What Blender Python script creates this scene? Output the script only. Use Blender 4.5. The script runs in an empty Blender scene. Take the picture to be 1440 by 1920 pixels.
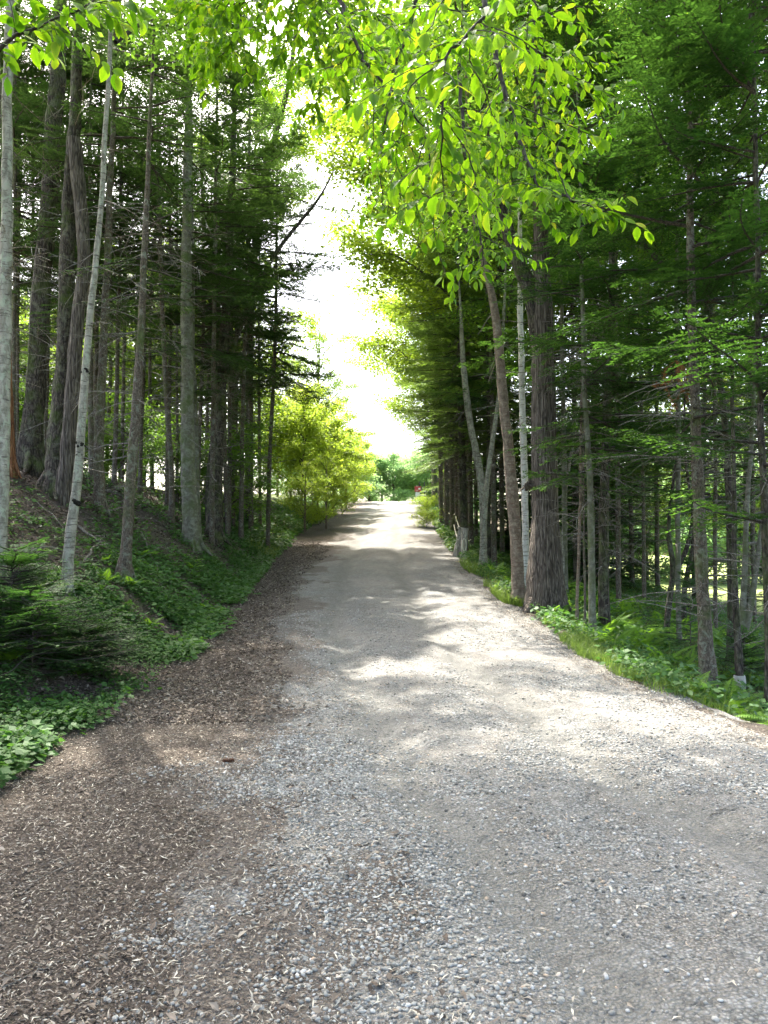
import bpy, math, random
import numpy as np
from mathutils import Vector, Matrix

# ------------------------------------------------------------------ camera
SC = bpy.context.scene
COL = SC.collection
PITCH = math.radians(3.0)
EYE = np.array([0.0, 0.0, 1.6])
cam_d = bpy.data.cameras.new('camera')
cam_d.sensor_fit = 'HORIZONTAL'; cam_d.sensor_width = 36.0; cam_d.lens = 36.0
cam_d.clip_start = 0.05; cam_d.clip_end = 1500
cam = bpy.data.objects.new('camera', cam_d); COL.objects.link(cam)
cam.location = EYE.tolist(); cam.rotation_euler = (math.radians(90) + PITCH, 0, 0)
SC.camera = cam

# ------------------------------------------------------------------ light
SUN_EL = math.radians(58); SUN_AZ = math.radians(-26)    # azimuth from +Y, negative = to the left
SUN_DIR = Vector((math.sin(SUN_AZ) * math.cos(SUN_EL), math.cos(SUN_AZ) * math.cos(SUN_EL), math.sin(SUN_EL)))
world = bpy.data.worlds.new('World'); SC.world = world; world.use_nodes = True
wn = world.node_tree; wn.nodes.clear()
sky = wn.nodes.new('ShaderNodeTexSky'); sky.sky_type = 'NISHITA'; sky.sun_disc = False
sky.sun_elevation = SUN_EL; sky.sun_rotation = SUN_AZ
sky.air_density = 1.0; sky.dust_density = 6.0; sky.ozone_density = 0.4
wbg = wn.nodes.new('ShaderNodeBackground'); wbg.inputs[1].default_value = 0.15
wo = wn.nodes.new('ShaderNodeOutputWorld')
wn.links.new(sky.outputs[0], wbg.inputs[0]); wn.links.new(wbg.outputs[0], wo.inputs[0])
sl = bpy.data.lights.new('sun', 'SUN'); sl.energy = 3.2; sl.angle = math.radians(0.53); sl.color = (1.0, 0.95, 0.87)
sun = bpy.data.objects.new('sun', sl); COL.objects.link(sun)
sun.rotation_euler = SUN_DIR.to_track_quat('Z', 'Y').to_euler()
sun.location = (-30, 20, 60)
SC.view_settings.view_transform = 'Standard'; SC.view_settings.look = 'None'
SC.view_settings.exposure = 2.98; SC.view_settings.gamma = 1.0
SC.cycles.max_bounces = 7; SC.cycles.diffuse_bounces = 4; SC.cycles.transmission_bounces = 5
SC.cycles.glossy_bounces = 2; SC.cycles.transparent_max_bounces = 4
SC.cycles.caustics_reflective = False; SC.cycles.caustics_refractive = False
SC.cycles.sample_clamp_indirect = 6.0

rng = np.random.default_rng(7)

# ------------------------------------------------------------------ terrain
def smooth(t):
    t = np.clip(t, 0, 1); return t * t * (3 - 2 * t)
_py = np.array([-20, 0, 4, 6.3, 8.5, 10.8, 13, 16, 19, 22, 26, 31, 38, 45, 55, 63, 68, 75, 90, 140], float)
_pz = np.array([-.15, 0, 0, .03, .12, .28, .45, .70, .95, 1.22, 1.60, 2.12, 2.92, 3.72, 4.88, 5.74, 6.1, 6.35, 6.4, 5.6])
def prof(y):
    s = np.zeros_like(np.asarray(y, float))
    for o in (-1.2, -.6, 0, .6, 1.2): s = s + np.interp(np.asarray(y, float) + o, _py, _pz)
    return s / 5
def edge_left(y):     # left gravel edge of the road
    y = np.asarray(y, float)
    return .15 * np.sin(y * .8 + 1) + .10 * np.sin(y * 1.9) + .07 * np.sin(y * 4.1 + 2) + np.interp(y, [-5, 2.6, 6.3, 10.8, 16, 22, 31, 45, 65, 90], [-.55, -.6, -1.22, -1.82, -2.2, -2.35, -2.2, -1.9, -1.5, -1.0])
def edge_right(y):
    return np.interp(y, [-5, 0, 3, 6.3, 8.5, 10.8, 15, 22, 31, 45, 65, 90], [6, 5.4, 4.2, 3.15, 2.75, 2.5, 2.3, 2.2, 2.3, 2.6, 3.0, 3.2])
def bank_foot(y):
    return np.interp(y, [-5, 3, 6.3, 8.7, 14, 22, 31, 45, 65, 90], [-3.0, -3.0, -3.1, -2.85, -3.05, -3.5, -4.0, -3.6, -2.9, -3])
def wob(x, y):
    return (np.sin(x * 1.7 + y * .6) * .5 + np.sin(x * .9 - y * 1.3 + 1.3) * .5 + np.sin(x * 3.3 + 2.1 * y + .7) * .25
            + np.sin(x * 5.1 - 4.3 * y + 2.2) * .15)
def ground_z(x, y):
    x = np.asarray(x, float); y = np.asarray(y, float)
    p = prof(y)
    u = bank_foot(y) - x
    h = np.interp(u, [0, .25, 1, 2.5, 4, 6, 10, 20, 60], [0, .10, .72, 1.75, 2.6, 3.2, 3.3, 2.2, -1.0])
    f = np.interp(y, [-6, 2, 6, 9, 18, 28, 45, 65], [.35, .5, .75, 1, 1, .7, .4, .15])
    v = x - edge_right(y)
    d = np.interp(v, [0, .4, 1.6, 4, 10, 40], [0, -.06, -.42, -.7, -1.0, -1.6])
    wr = 1 - .85 * smooth((v - 1.5) / 12)
    z = p * np.where(v > 0, wr, 1.0) + np.where(u > 0, h * f, 0) + np.where(v > 0, d, 0)
    off = np.maximum(np.clip(u, 0, 1), np.clip(v, 0, 1))
    z = z + wob(x, y) * .06 * off
    inside = np.clip(np.minimum(x - edge_left(y), edge_right(y) - x), -1, .3)
    z = z - .05 * smooth((inside + .02) / .3)
    return z
def gz(x, y): return float(ground_z(np.array([x]), np.array([y]))[0])

def ray(px, py):       # pixel of the 1440x1920 photograph -> direction
    a, b = (px - 720) / 1440, (960 - py) / 1440
    return np.array([a, math.cos(PITCH) - b * math.sin(PITCH), math.sin(PITCH) + b * math.cos(PITCH)])
def at(px, py, d):
    r = ray(px, py); return EYE + r * (d / r[1])
def on_ground(px, py, tmax=75):
    r = ray(px, py); r = r / r[1]
    t = np.arange(1.5, tmax, .05)
    z = EYE[2] + r[2] * t
    below = z < ground_z(EYE[0] + r[0] * t, t)
    k = int(np.argmax(below)) if below.any() else len(t) - 1
    return float(t[k])

# ------------------------------------------------------------------ helpers
def tag(o, label=None, cat=None, group=None, kind=None):
    if label: o['label'] = label
    if cat: o['category'] = cat
    if group: o['group'] = group
    if kind: o['kind'] = kind
    return o
def empty(name, loc, label=None, cat=None, group=None, rz=0):
    o = bpy.data.objects.new(name, None); COL.objects.link(o)
    o.location = tuple(float(c) for c in loc); o.rotation_euler = (0, 0, rz)
    o.empty_display_size = .2
    return tag(o, label, cat, group)
def place(name, me, parent=None, loc=(0, 0, 0), rz=0, sc=1.0):
    o = bpy.data.objects.new(name, me); COL.objects.link(o)
    if parent: o.parent = parent
    o.location = tuple(float(c) for c in loc); o.rotation_euler = (0, 0, rz)
    o.scale = (sc, sc, sc) if np.isscalar(sc) else sc
    return o
class Geo:
    """collects quads / triangles with numpy; one mesh out of many pieces"""
    def __init__(s): s.v = []; s.q = []; s.t = []; s.qm = []; s.tm = []; s.tint = []; s.n = 0
    def add(s, v, quads=None, tris=None, mat=0, tint=None):
        v = np.asarray(v, np.float32).reshape(-1, 3)
        if quads is not None:
            q = np.asarray(quads, np.int64).reshape(-1, 4) + s.n; s.q.append(q); s.qm.append(np.full(len(q), mat))
        if tris is not None:
            t = np.asarray(tris, np.int64).reshape(-1, 3) + s.n; s.t.append(t); s.tm.append(np.full(len(t), mat))
        s.v.append(v); s.n += len(v)
        s.tint.append(np.full(len(v), .5) if tint is None else np.broadcast_to(np.asarray(tint, float), (len(v),)))
    def mesh(s, name, mats, smooth_mats=()):
        me = bpy.data.meshes.new(name)
        v = np.concatenate(s.v) if s.v else np.zeros((0, 3), np.float32)
        q = np.concatenate(s.q) if s.q else np.zeros((0, 4), int)
        t = np.concatenate(s.t) if s.t else np.zeros((0, 3), int)
        me.vertices.add(len(v)); me.vertices.foreach_set('co', v.ravel())
        me.loops.add(q.size + t.size)
        me.loops.foreach_set('vertex_index', np.concatenate([q.ravel(), t.ravel()]).astype(np.int32))
        me.polygons.add(len(q) + len(t))
        st = np.concatenate([np.arange(len(q)) * 4, q.size + np.arange(len(t)) * 3]).astype(np.int32)
        me.polygons.foreach_set('loop_start', st)
        mi = np.concatenate((s.qm or [np.zeros(0, int)]) + (s.tm or [])).astype(np.int32)
        me.polygons.foreach_set('material_index', mi)
        me.polygons.foreach_set('use_smooth', np.isin(mi, list(smooth_mats)))
        a = me.attributes.new('tint', 'FLOAT', 'POINT'); a.data.foreach_set('value', np.concatenate(s.tint).astype(np.float32))
        for m in mats: me.materials.append(m)
        me.update(calc_edges=True)
        return me
def unit(a): return a / np.maximum(np.linalg.norm(a, axis=-1, keepdims=True), 1e-9)
def diamonds(g, b, d, n, L, W, mat=0, tint=None, mid=.45):
    """one narrow diamond face per row: base b, direction d, normal n"""
    b = np.asarray(b, float); d = unit(np.asarray(d, float)); s = unit(np.cross(d, n))
    L = np.broadcast_to(L, (len(b),))[:, None]; W = np.broadcast_to(W, (len(b),))[:, None]
    v = np.stack([b, b + d * L * mid + s * W / 2, b + d * L, b + d * L * mid - s * W / 2], 1)
    k = np.arange(len(b))[:, None] * 4 + np.arange(4)[None]
    g.add(v.reshape(-1, 3), quads=k, mat=mat, tint=None if tint is None else np.repeat(np.broadcast_to(tint, (len(b),)), 4))
def tube(g, pts, rad, sides=6, mat=0, rough=0.0, seed=0, cap=True, flute=0):
    pts = np.asarray(pts, float); rad = np.broadcast_to(np.asarray(rad, float), (len(pts),))
    tg = unit(np.gradient(pts, axis=0))
    ref = np.array([0, 0, 1.0]) if abs(tg[0][2]) < .8 else np.array([0, 1.0, 0])
    s = unit(np.cross(tg, ref)); t2 = unit(np.cross(s, tg))
    a = np.linspace(0, 2 * math.pi, sides, endpoint=False)
    r = np.repeat(rad[:, None], sides, 1)
    if rough:
        rr = np.random.default_rng(seed)
        ph = rr.uniform(0, 6.28, 4)
        lat = rr.normal(0, 1, (1, sides))
        r = r * (1 + rough * (.6 * lat + .7 * rr.normal(0, 1, (len(pts), sides)) + .8 * np.sin(2 * a + ph[0])[None] * np.sin(np.arange(len(pts)) * .35 + ph[1])[:, None]))
    v = pts[:, None] + (np.cos(a)[None, :, None] * s[:, None] + np.sin(a)[None, :, None] * t2[:, None]) * r[..., None]
    i = np.arange(len(pts) - 1)[:, None] * sides; j = np.arange(sides)[None]; j2 = (j + 1) % sides
    q = np.stack([i + j, i + sides + j, i + sides + j2, i + j2], -1).reshape(-1, 4)
    g.add(v.reshape(-1, 3), quads=q, mat=mat)
    if cap:
        n = len(pts) * sides
        for base, c in ((0, pts[0]), (n - sides, pts[-1])):
            ring = v.reshape(-1, 3)[base:base + sides]
            g.add(np.vstack([ring, c]), tris=[[k, (k + 1) % sides, sides] for k in range(sides)], mat=mat)
def box(g, c, size, rz=0, tilt=(0, 0), mat=0, taper=1.0):
    sx, sy, sz = np.array(size) / 2
    v = np.array([[x * (taper if z > 0 else 1), y * (taper if z > 0 else 1), z] for x in (-sx, sx) for y in (-sy, sy) for z in (-sz, sz)])
    m = np.array(Matrix.Rotation(rz, 3, 'Z') @ Matrix.Rotation(tilt[0], 3, 'X') @ Matrix.Rotation(tilt[1], 3, 'Y'))
    g.add(v @ m.T + np.asarray(c, float), quads=[[0, 1, 3, 2], [4, 6, 7, 5], [0, 4, 5, 1], [2, 3, 7, 6], [0, 2, 6, 4], [1, 5, 7, 3]], mat=mat)
def spline(pts, n):
    """smooth curve through points"""
    pts = np.asarray(pts, float); k = len(pts)
    if k == 2: return pts[0] + (pts[1] - pts[0]) * np.linspace(0, 1, n)[:, None]
    t = np.linspace(0, k - 1, n); i = np.clip(t.astype(int), 0, k - 2); f = (t - i)[:, None]
    p0 = pts[np.clip(i - 1, 0, k - 1)]; p1 = pts[i]; p2 = pts[i + 1]; p3 = pts[np.clip(i + 2, 0, k - 1)]
    return .5 * (2 * p1 + (p2 - p0) * f + (2 * p0 - 5 * p1 + 4 * p2 - p3) * f ** 2 + (3 * p1 - p0 - 3 * p2 + p3) * f ** 3)

# ------------------------------------------------------------------ materials
class M:
    def __init__(s, name):
        s.m = bpy.data.materials.new(name); s.m.use_nodes = True
        s.t = s.m.node_tree; s.t.nodes.clear(); s.out = s.n('ShaderNodeOutputMaterial')
    def n(s, typ, **kw):
        nd = s.t.nodes.new(typ)
        for k, v in kw.items():
            if k in ('in_',):
                for kk, vv in v.items(): s.set(nd, kk, vv)
            else: setattr(nd, k, v)
        return nd
    def set(s, nd, k, v):
        if isinstance(v, bpy.types.NodeSocket): s.t.links.new(v, nd.inputs[k])
        else: nd.inputs[k].default_value = v
    def mapping(s, src, scale, rot=(0, 0, 0)):
        mp = s.n('ShaderNodeMapping'); s.t.links.new(src, mp.inputs[0]); mp.inputs['Scale'].default_value = scale; mp.inputs['Rotation'].default_value = rot
        return mp.outputs[0]
    def noise(s, vec, scale, detail=3, rough=.6, dist=0):
        nd = s.n('ShaderNodeTexNoise', in_={'Scale': scale, 'Detail': detail, 'Roughness': rough, 'Distortion': dist})
        if vec is not None: s.t.links.new(vec, nd.inputs['Vector'])
        return nd.outputs[0]
    def vor(s, vec, scale, feature='F1', out=0, rnd=1):
        nd = s.n('ShaderNodeTexVoronoi', feature=feature); nd.inputs['Scale'].default_value = scale; nd.inputs['Randomness'].default_value = rnd
        s.t.links.new(vec, nd.inputs['Vector']); return nd.outputs[out]
    def ramp(s, fac, stops):
        nd = s.n('ShaderNodeValToRGB'); e = nd.color_ramp.elements
        while len(e) < len(stops): e.new(.5)
        for el, (p, c) in zip(e, stops):
            el.position = p; el.color = (*c, 1) if not np.isscalar(c) else (c, c, c, 1)
        s.t.links.new(fac, nd.inputs[0]); return nd.outputs[0]
    def mix(s, f, a, b, mode='MIX'):
        nd = s.n('ShaderNodeMix', data_type='RGBA', blend_type=mode)
        for k, v in ((0, f), (6, a), (7, b)):
            if isinstance(v, bpy.types.NodeSocket): s.t.links.new(v, nd.inputs[k])
            else: nd.inputs[k].default_value = v if k == 0 else ((*v, 1) if not np.isscalar(v) else (v, v, v, 1))
        return nd.outputs[2]
    def math(s, op, a, b=0.0):
        nd = s.n('ShaderNodeMath', operation=op)
        for k, v in ((0, a), (1, b)):
            if isinstance(v, bpy.types.NodeSocket): s.t.links.new(v, nd.inputs[k])
            else: nd.inputs[k].default_value = v
        return nd.outputs[0]
    def bump(s, h, strength=.5, dist=.01, normal=None):
        nd = s.n('ShaderNodeBump', in_={'Strength': strength, 'Distance': dist, 'Height': h})
        if normal is not None: s.t.links.new(normal, nd.inputs['Normal'])
        return nd.outputs[0]
    def coord(s, k=3): return s.n('ShaderNodeTexCoord').outputs[k]
    def attr(s, name='tint'): return s.n('ShaderNodeAttribute', attribute_name=name).outputs['Fac']
    def rand(s): return s.n('ShaderNodeObjectInfo').outputs['Random']
    def bsdf(s, color, rough=.8, normal=None, spec=.3, metal=0):
        nd = s.n('ShaderNodeBsdfPrincipled', in_={'Roughness': rough, 'Specular IOR Level': spec, 'Metallic': metal})
        if isinstance(color, bpy.types.NodeSocket): s.t.links.new(color, nd.inputs['Base Color'])
        else: nd.inputs['Base Color'].default_value = (*color, 1)
        if normal is not None: s.t.links.new(normal, nd.inputs['Normal'])
        s.t.links.new(nd.outputs[0], s.out.inputs[0]); return nd
    def leaf(s, color, tcol, trans=.45, rough=.5, spec=.35, normal=None):
        """leaf: glossy-diffuse front, light passing through"""
        p = s.bsdf(color, rough, spec=spec, normal=normal)
        tr = s.n('ShaderNodeBsdfTranslucent'); mx = s.n('ShaderNodeMixShader'); mx.inputs[0].default_value = trans
        if isinstance(tcol, bpy.types.NodeSocket): s.t.links.new(tcol, tr.inputs[0])
        else: tr.inputs[0].default_value = (*tcol, 1)
        s.t.links.new(p.outputs[0], mx.inputs[1]); s.t.links.new(tr.outputs[0], mx.inputs[2])
        s.t.links.new(mx.outputs[0], s.out.inputs[0]); return s.m

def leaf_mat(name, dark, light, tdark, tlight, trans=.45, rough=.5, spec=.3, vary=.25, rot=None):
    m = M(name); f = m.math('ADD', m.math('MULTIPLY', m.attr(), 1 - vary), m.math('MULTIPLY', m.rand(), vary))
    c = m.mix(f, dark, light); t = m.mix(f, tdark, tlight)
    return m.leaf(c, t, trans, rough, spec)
MAT = {}
MAT['needle'] = leaf_mat('spruce_needles', (.018, .042, .014), (.058, .108, .028), (.03, .07, .012), (.11, .20, .025), .36, .55, .3)
MAT['fir'] = leaf_mat('fir_needles', (.012, .034, .012), (.042, .090, .020), (.03, .09, .012), (.13, .28, .025), .42, .5, .3)
MAT['fir_young'] = leaf_mat('young_fir_needles', (.030, .070, .020), (.07, .15, .035), (.05, .14, .02), (.14, .32, .035), .35, .5, .25)
MAT['hemlock'] = leaf_mat('hemlock_needles', (.06, .10, .024), (.14, .20, .045), (.12, .22, .025), (.24, .37, .045), .42, .55, .3)
MAT['leaf'] = leaf_mat('broad_leaves', (.045, .095, .018), (.10, .19, .03), (.11, .25, .02), (.24, .42, .035), .5, .5, .3)
MAT['leaf_yellow'] = leaf_mat('young_leaves', (.08, .14, .02), (.14, .22, .03), (.16, .28, .02), (.30, .43, .035), .48, .55, .25)
MAT['leaf_over'] = leaf_mat('overhead_leaves', (.075, .125, .017), (.14, .20, .025), (.18, .29, .016), (.34, .47, .03), .5, .55, .15)
MAT['leaf_young'] = leaf_mat('thicket_leaves', (.11, .17, .022), (.19, .27, .035), (.27, .40, .03), (.44, .56, .05), .5, .55, .2)
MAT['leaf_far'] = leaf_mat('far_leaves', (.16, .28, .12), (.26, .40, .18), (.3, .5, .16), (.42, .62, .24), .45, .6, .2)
MAT['fern'] = leaf_mat('fern_fronds', (.08, .17, .02), (.15, .27, .035), (.2, .42, .02), (.34, .6, .04), .5, .5, .3)
MAT['cover'] = leaf_mat('low_plant_leaves', (.035, .085, .022), (.085, .17, .045), (.06, .17, .02), (.16, .33, .04), .35, .55, .2)
MAT['grass'] = leaf_mat('grass_blades', (.07, .13, .02), (.2, .26, .06), (.14, .28, .03), (.3, .42, .06), .4, .5, .3)

def mk_near_leaf():
    m = M('beech_leaf'); f = m.attr()
    c = m.ramp(f, [(0, (.05, .12, .012)), (.75, (.17, .27, .02)), (1, (.36, .38, .03))])
    t = m.ramp(f, [(0, (.08, .21, .004)), (.4, (.20, .40, .007)), (.75, (.33, .52, .012)), (1, (.65, .58, .03))])
    return m.leaf(c, t, .58, .55, .14)
MAT['near_leaf'] = mk_near_leaf()

def bark(name, c1, c2, c3, vscale=(14, 14, 2.2), depth=.02, lichen=None, lscale=6, bands=None, ramp=(.35, .65), moss=.0, crack=.75, bstr=1.0):
    m = M(name); co = m.coord(3)
    mp = m.mapping(co, vscale)
    v = m.vor(mp, 1.6, 'DISTANCE_TO_EDGE'); nz = m.noise(mp, 2.2, 5, .65, .6)
    col = m.ramp(nz, [(ramp[0], c1), (.5, c2), (ramp[1], c3)])
    crk = m.ramp(v, [(.0, .25), (.12, 1.0)])
    col = m.mix(crack, col, crk, 'MULTIPLY')
    if bands:     # horizontal lenticels / curling bands of birch bark
        bm = m.mapping(co, (3, 3, bands[0])); bn = m.noise(bm, 1.6, 4, .7, .3)
        col = m.mix(m.ramp(bn, [(bands[1], 0.0), (bands[1] + .06, 1.0)]), col, bands[2])
    if lichen:
        ln = m.noise(co, lscale, 5, .7, .5)
        col = m.mix(m.ramp(ln, [(.52, 0.0), (.62, .8)]), col, lichen)
    if moss:
        mn = m.noise(co, 2.3, 4, .65)
        col = m.mix(m.ramp(mn, [(.55 - moss * .2, 0.0), (.75 - moss * .2, .75)]), col, (.06, .09, .015))
    h = m.math('ADD', m.math('MULTIPLY', m.math('MINIMUM', v, .25), 3.3 * crack), m.math('MULTIPLY', nz, 1.0))
    m.bsdf(col, .9, m.bump(h, 1.0, depth), .15); return m.m
MAT['bark_spruce'] = bark('spruce_bark', (.05, .04, .03), (.11, .088, .066), (.18, .15, .115), (20, 20, 9), .012, (.19, .20, .15), 9, bands=(22, .60, (.05, .04, .03)), moss=.3, crack=.5)
MAT['bark_dark'] = bark('dark_bark', (.03, .025, .02), (.06, .05, .04), (.13, .11, .085), (13, 13, 3.5), .02, (.13, .13, .09), 5, moss=.35)
MAT['bark_shaggy'] = bark('shaggy_maple_bark', (.05, .04, .032), (.12, .10, .08), (.22, .19, .155), (15, 15, 1.25), .035, None)
MAT['bark_gray'] = bark('smooth_grey_bark', (.075, .07, .05), (.12, .115, .085), (.17, .165, .125), (5, 5, 5), .008, (.20, .205, .155), 7, bands=(32, .56, (.10, .09, .07)), moss=.45, crack=.0)
MAT['bark_birch'] = bark('pale_birch_bark', (.13, .12, .09), (.22, .205, .16), (.33, .31, .25), (6, 6, 3), .006, (.30, .33, .24), 11, bands=(26, .55, (.09, .075, .06)), crack=.0)
MAT['bark_tan'] = bark('tan_birch_bark', (.10, .08, .055), (.18, .145, .105), (.28, .235, .17), (6, 6, 4), .006, (.16, .12, .09), 9, bands=(30, .53, (.13, .085, .06)), crack=.25)
MAT['bark_white'] = bark('white_birch_bark', (.34, .32, .27), (.45, .43, .38), (.56, .54, .48), (4, 4, 3), .004, None, bands=(24, .57, (.12, .10, .08)), crack=.0)
MAT['bark_red'] = bark('reddish_bark', (.12, .045, .02), (.25, .11, .05), (.32, .18, .1), (18, 18, 2), .02)
MAT['twig'] = bark('dead_twig_bark', (.10, .085, .07), (.17, .15, .12), (.3, .28, .24), (20, 20, 8), .003)
MAT['limb'] = bark('dark_limb_bark', (.035, .03, .024), (.06, .05, .04), (.1, .09, .07), (20, 20, 8), .004)
MAT['knot'] = bark('black_burl', (.012, .011, .009), (.025, .022, .018), (.05, .045, .035), (30, 30, 30), .01)
MAT['post'] = bark('weathered_post_wood', (.2, .185, .15), (.38, .35, .29), (.55, .52, .44), (16, 16, 1.6), .015)
MAT['post_green'] = bark('mossy_post_wood', (.03, .035, .02), (.07, .075, .035), (.13, .13, .07), (14, 14, 2), .01, moss=.6)
MAT['cone'] = bark('brown_cone_scales', (.06, .025, .015), (.14, .07, .04), (.22, .12, .08), (60, 60, 60), .004)
def plain(name, c, rough=.6, metal=0, var=.15, sc=30):
    m = M(name); n = m.noise(m.coord(3), sc, 3)
    col = m.mix(n, tuple(x * (1 - var) for x in c), tuple(min(1, x * (1 + var)) for x in c)); m.bsdf(col, rough, spec=.3, metal=metal); return m.m
MAT['rope'] = plain('pale_rope', (.55, .52, .42), .8)
MAT['red'] = plain('red_sign_paint', (.42, .07, .08), .45)
MAT['white'] = plain('white_paint', (.75, .75, .72), .5)
MAT['metal'] = plain('dark_gate_metal', (.06, .06, .065), .5, .4)
MAT['black'] = plain('black_plastic', (.012, .012, .012), .45)
MAT['tan_straw'] = plain('dead_fir_needles', (.22, .09, .03), .9)

def stones_mat():
    m = M('gravel_stone'); f = m.attr()
    col = m.ramp(f, [(0, (.07, .067, .059)), (.2, (.15, .146, .129)), (.5, (.26, .253, .225)), (.75, (.35, .342, .305)), (.92, (.46, .455, .43)), (1, (.36, .28, .2))])
    n = m.noise(m.coord(3), 90, 4)
    col = m.mix(.5, col, m.ramp(n, [(.3, .55), (.7, 1.15)]), 'MULTIPLY')
    m.bsdf(col, .75, m.bump(n, .5, .002), .35); return m.m
MAT['stone'] = stones_mat()
def litter_mat():
    m = M('dead_leaf'); f = m.attr()
    col = m.ramp(f, [(0, (.035, .027, .021)), (.35, (.10, .078, .060)), (.6, (.20, .165, .13)), (.85, (.34, .30, .24)), (1, (.55, .51, .41))])
    return m.leaf(col, col, .15, .75, .2)
MAT['litter'] = litter_mat()

def road_mat():
    m = M('gravel_road'); co = m.coord(3)
    big = m.noise(co, .55, 4, .6); mid = m.noise(co, 3.2, 4, .65)
    v1 = m.n('ShaderNodeTexVoronoi', in_={'Scale': 58.0, 'Vector': co}); v2 = m.n('ShaderNodeTexVoronoi', in_={'Scale': 120.0, 'Vector': co})
    g1 = m.ramp(v1.outputs['Color'], [(0, (.10, .10, .092)), (.4, (.22, .218, .20)), (.8, (.335, .332, .312)), (1, (.45, .447, .425))])
    g2 = m.ramp(v2.outputs['Color'], [(0, (.09, .083, .073)), (.6, (.25, .235, .205)), (1, (.42, .40, .36))])
    e1 = m.ramp(v1.outputs['Distance'], [(.25, 1.0), (.55, .35)])
    col = m.mix(m.ramp(mid, [(.42, 0.0), (.6, 1.0)]), g1, g2)
    col = m.mix(.7, col, e1, 'MULTIPLY')
    col = m.mix(m.ramp(big, [(.42, 0.0), (.68, .55)]), col, (.26, .24, .21))            # dusty soil between stones
    dirt = m.attr('dirt')
    dn = m.math('ADD', dirt, m.math('MULTIPLY', m.math('SUBTRACT', m.noise(co, 7, 5, .7), .5), 1.3))
    col = m.mix(m.ramp(dn, [(.35, 0.0), (.65, .92)]), col, m.ramp(m.noise(co, 45, 4, .8), [(.35, (.055, .046, .038)), (.55, (.125, .105, .086)), (.7, (.25, .22, .18))]))
    rt = m.attr('rut'); col = m.mix(m.ramp(m.math('ADD', rt, m.math('MULTIPLY', m.math('SUBTRACT', m.noise(co, 5, 5, .7), .5), 1.0)), [(.35, 0.0), (.8, .75)]), col, m.ramp(m.noise(co, 70, 4, .8), [(.35, (.085, .082, .07)), (.5, (.15, .145, .128)), (.68, (.25, .245, .225))]))
    pat = m.noise(co, 11, 6, .8); col = m.mix(.55, col, m.ramp(pat, [(.36, .55), (.5, 1.0), (.64, 1.3)]), 'MULTIPLY')
    h = m.math('SUBTRACT', m.noise(co, 9, 6, .8), m.math('MULTIPLY', v1.outputs['Distance'], .6))
    m.bsdf(col, .9, m.bump(h, 1.0, .03), .2); return m.m
MAT['road'] = road_mat()
def ground_mat():
    m = M('forest_floor'); co = m.coord(3)
    n1 = m.noise(co, 9, 5, .75); n2 = m.noise(co, 42, 4, .8); n3 = m.noise(co, .8, 3)
    col = m.ramp(n2, [(.3, (.040, .031, .025)), (.5, (.098, .08, .063)), (.62, (.16, .135, .105)), (.75, (.28, .25, .205))])
    col = m.mix(m.ramp(n1, [(.35, .55), (.65, 0.0)]), col, (.045, .038, .032))
    g = m.attr('green'); gn = m.math('ADD', g, m.math('MULTIPLY', m.math('SUBTRACT', m.noise(co, 5, 4, .7), .5), .9))
    col = m.mix(m.ramp(gn, [(.45, 0.0), (.8, .85)]), col, m.ramp(n2, [(.3, (.03, .05, .012)), (.7, (.11, .15, .03))]))
    fld = m.attr('field'); col = m.mix(fld, col, m.ramp(n1, [(.3, (.2, .26, .07)), (.7, (.34, .38, .14))]))
    m.bsdf(col, .95, m.bump(m.math('ADD', n1, n2), 1.0, .03), .15); return m.m
MAT['ground'] = ground_mat()
# ------------------------------------------------------------------ ground sheet
def grid_mesh(name, X, Y, Z, mat, attrs):
    ny, nx = X.shape
    v = np.stack([X, Y, Z], -1).reshape(-1, 3)
    i = np.arange(ny - 1)[:, None] * nx; j = np.arange(nx - 1)[None]
    q = np.stack([i + j, i + j + 1, i + nx + j + 1, i + nx + j], -1).reshape(-1, 4)
    g = Geo(); g.add(v, quads=q); me = g.mesh(name, [mat], (0,))
    for k, a in attrs.items():
        at_ = me.attributes.new(k, 'FLOAT', 'POINT'); at_.data.foreach_set('value', a.ravel().astype(np.float32))
    return me
def vnoise(x, y, s, seed=0):
    r = np.random.default_rng(seed); T = r.uniform(0, 1, (64, 64))
    fx, fy = x * s + 1000, y * s + 1000
    i, j = np.floor(fx).astype(int), np.floor(fy).astype(int); a, b = smooth(fx - i), smooth(fy - j)
    g = lambda p, q: T[p % 64, q % 64]
    return (g(i, j) * (1 - a) + g(i + 1, j) * a) * (1 - b) + (g(i, j + 1) * (1 - a) + g(i + 1, j + 1) * a) * b
def fbm(x, y, s, seed=0): return (vnoise(x, y, s, seed) + .5 * vnoise(x, y, s * 2.1, seed + 1) + .25 * vnoise(x, y, s * 4.3, seed + 2)) / 1.75

def axis(segs):
    out = []
    for a, b, st in segs: out.append(np.arange(a, b, st))
    return np.concatenate(out + [[segs[-1][1]]])
gx = axis([(-400, -120, 20), (-120, -30, 3), (-30, -10, .6), (-10, -5, .16), (-5, 5.5, .07), (5.5, 12, .16), (12, 30, .6), (30, 120, 3), (120, 400, 20)])
gy = axis([(-60, -12, 4), (-12, 0, .4), (0, 12, .07), (12, 25, .16), (25, 75, .5), (75, 150, 3), (150, 600, 30)])
GX, GY = np.meshgrid(gx, gy)
GZ = ground_z(GX, GY)
off = np.clip(np.maximum(bank_foot(GY) - GX, GX - edge_right(GY)) + .4, 0, 1)
GZ = GZ + (fbm(GX, GY, 1.1, 3) - .5) * .22 * off + (fbm(GX, GY, 6, 9) - .5) * .035 * (.3 + off)
green = np.where(GX < 0, .35 + .25 * smooth((4 - (bank_foot(GY) - GX)) / 4), .62)
green = green * np.clip(off, 0, 1)
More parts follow.
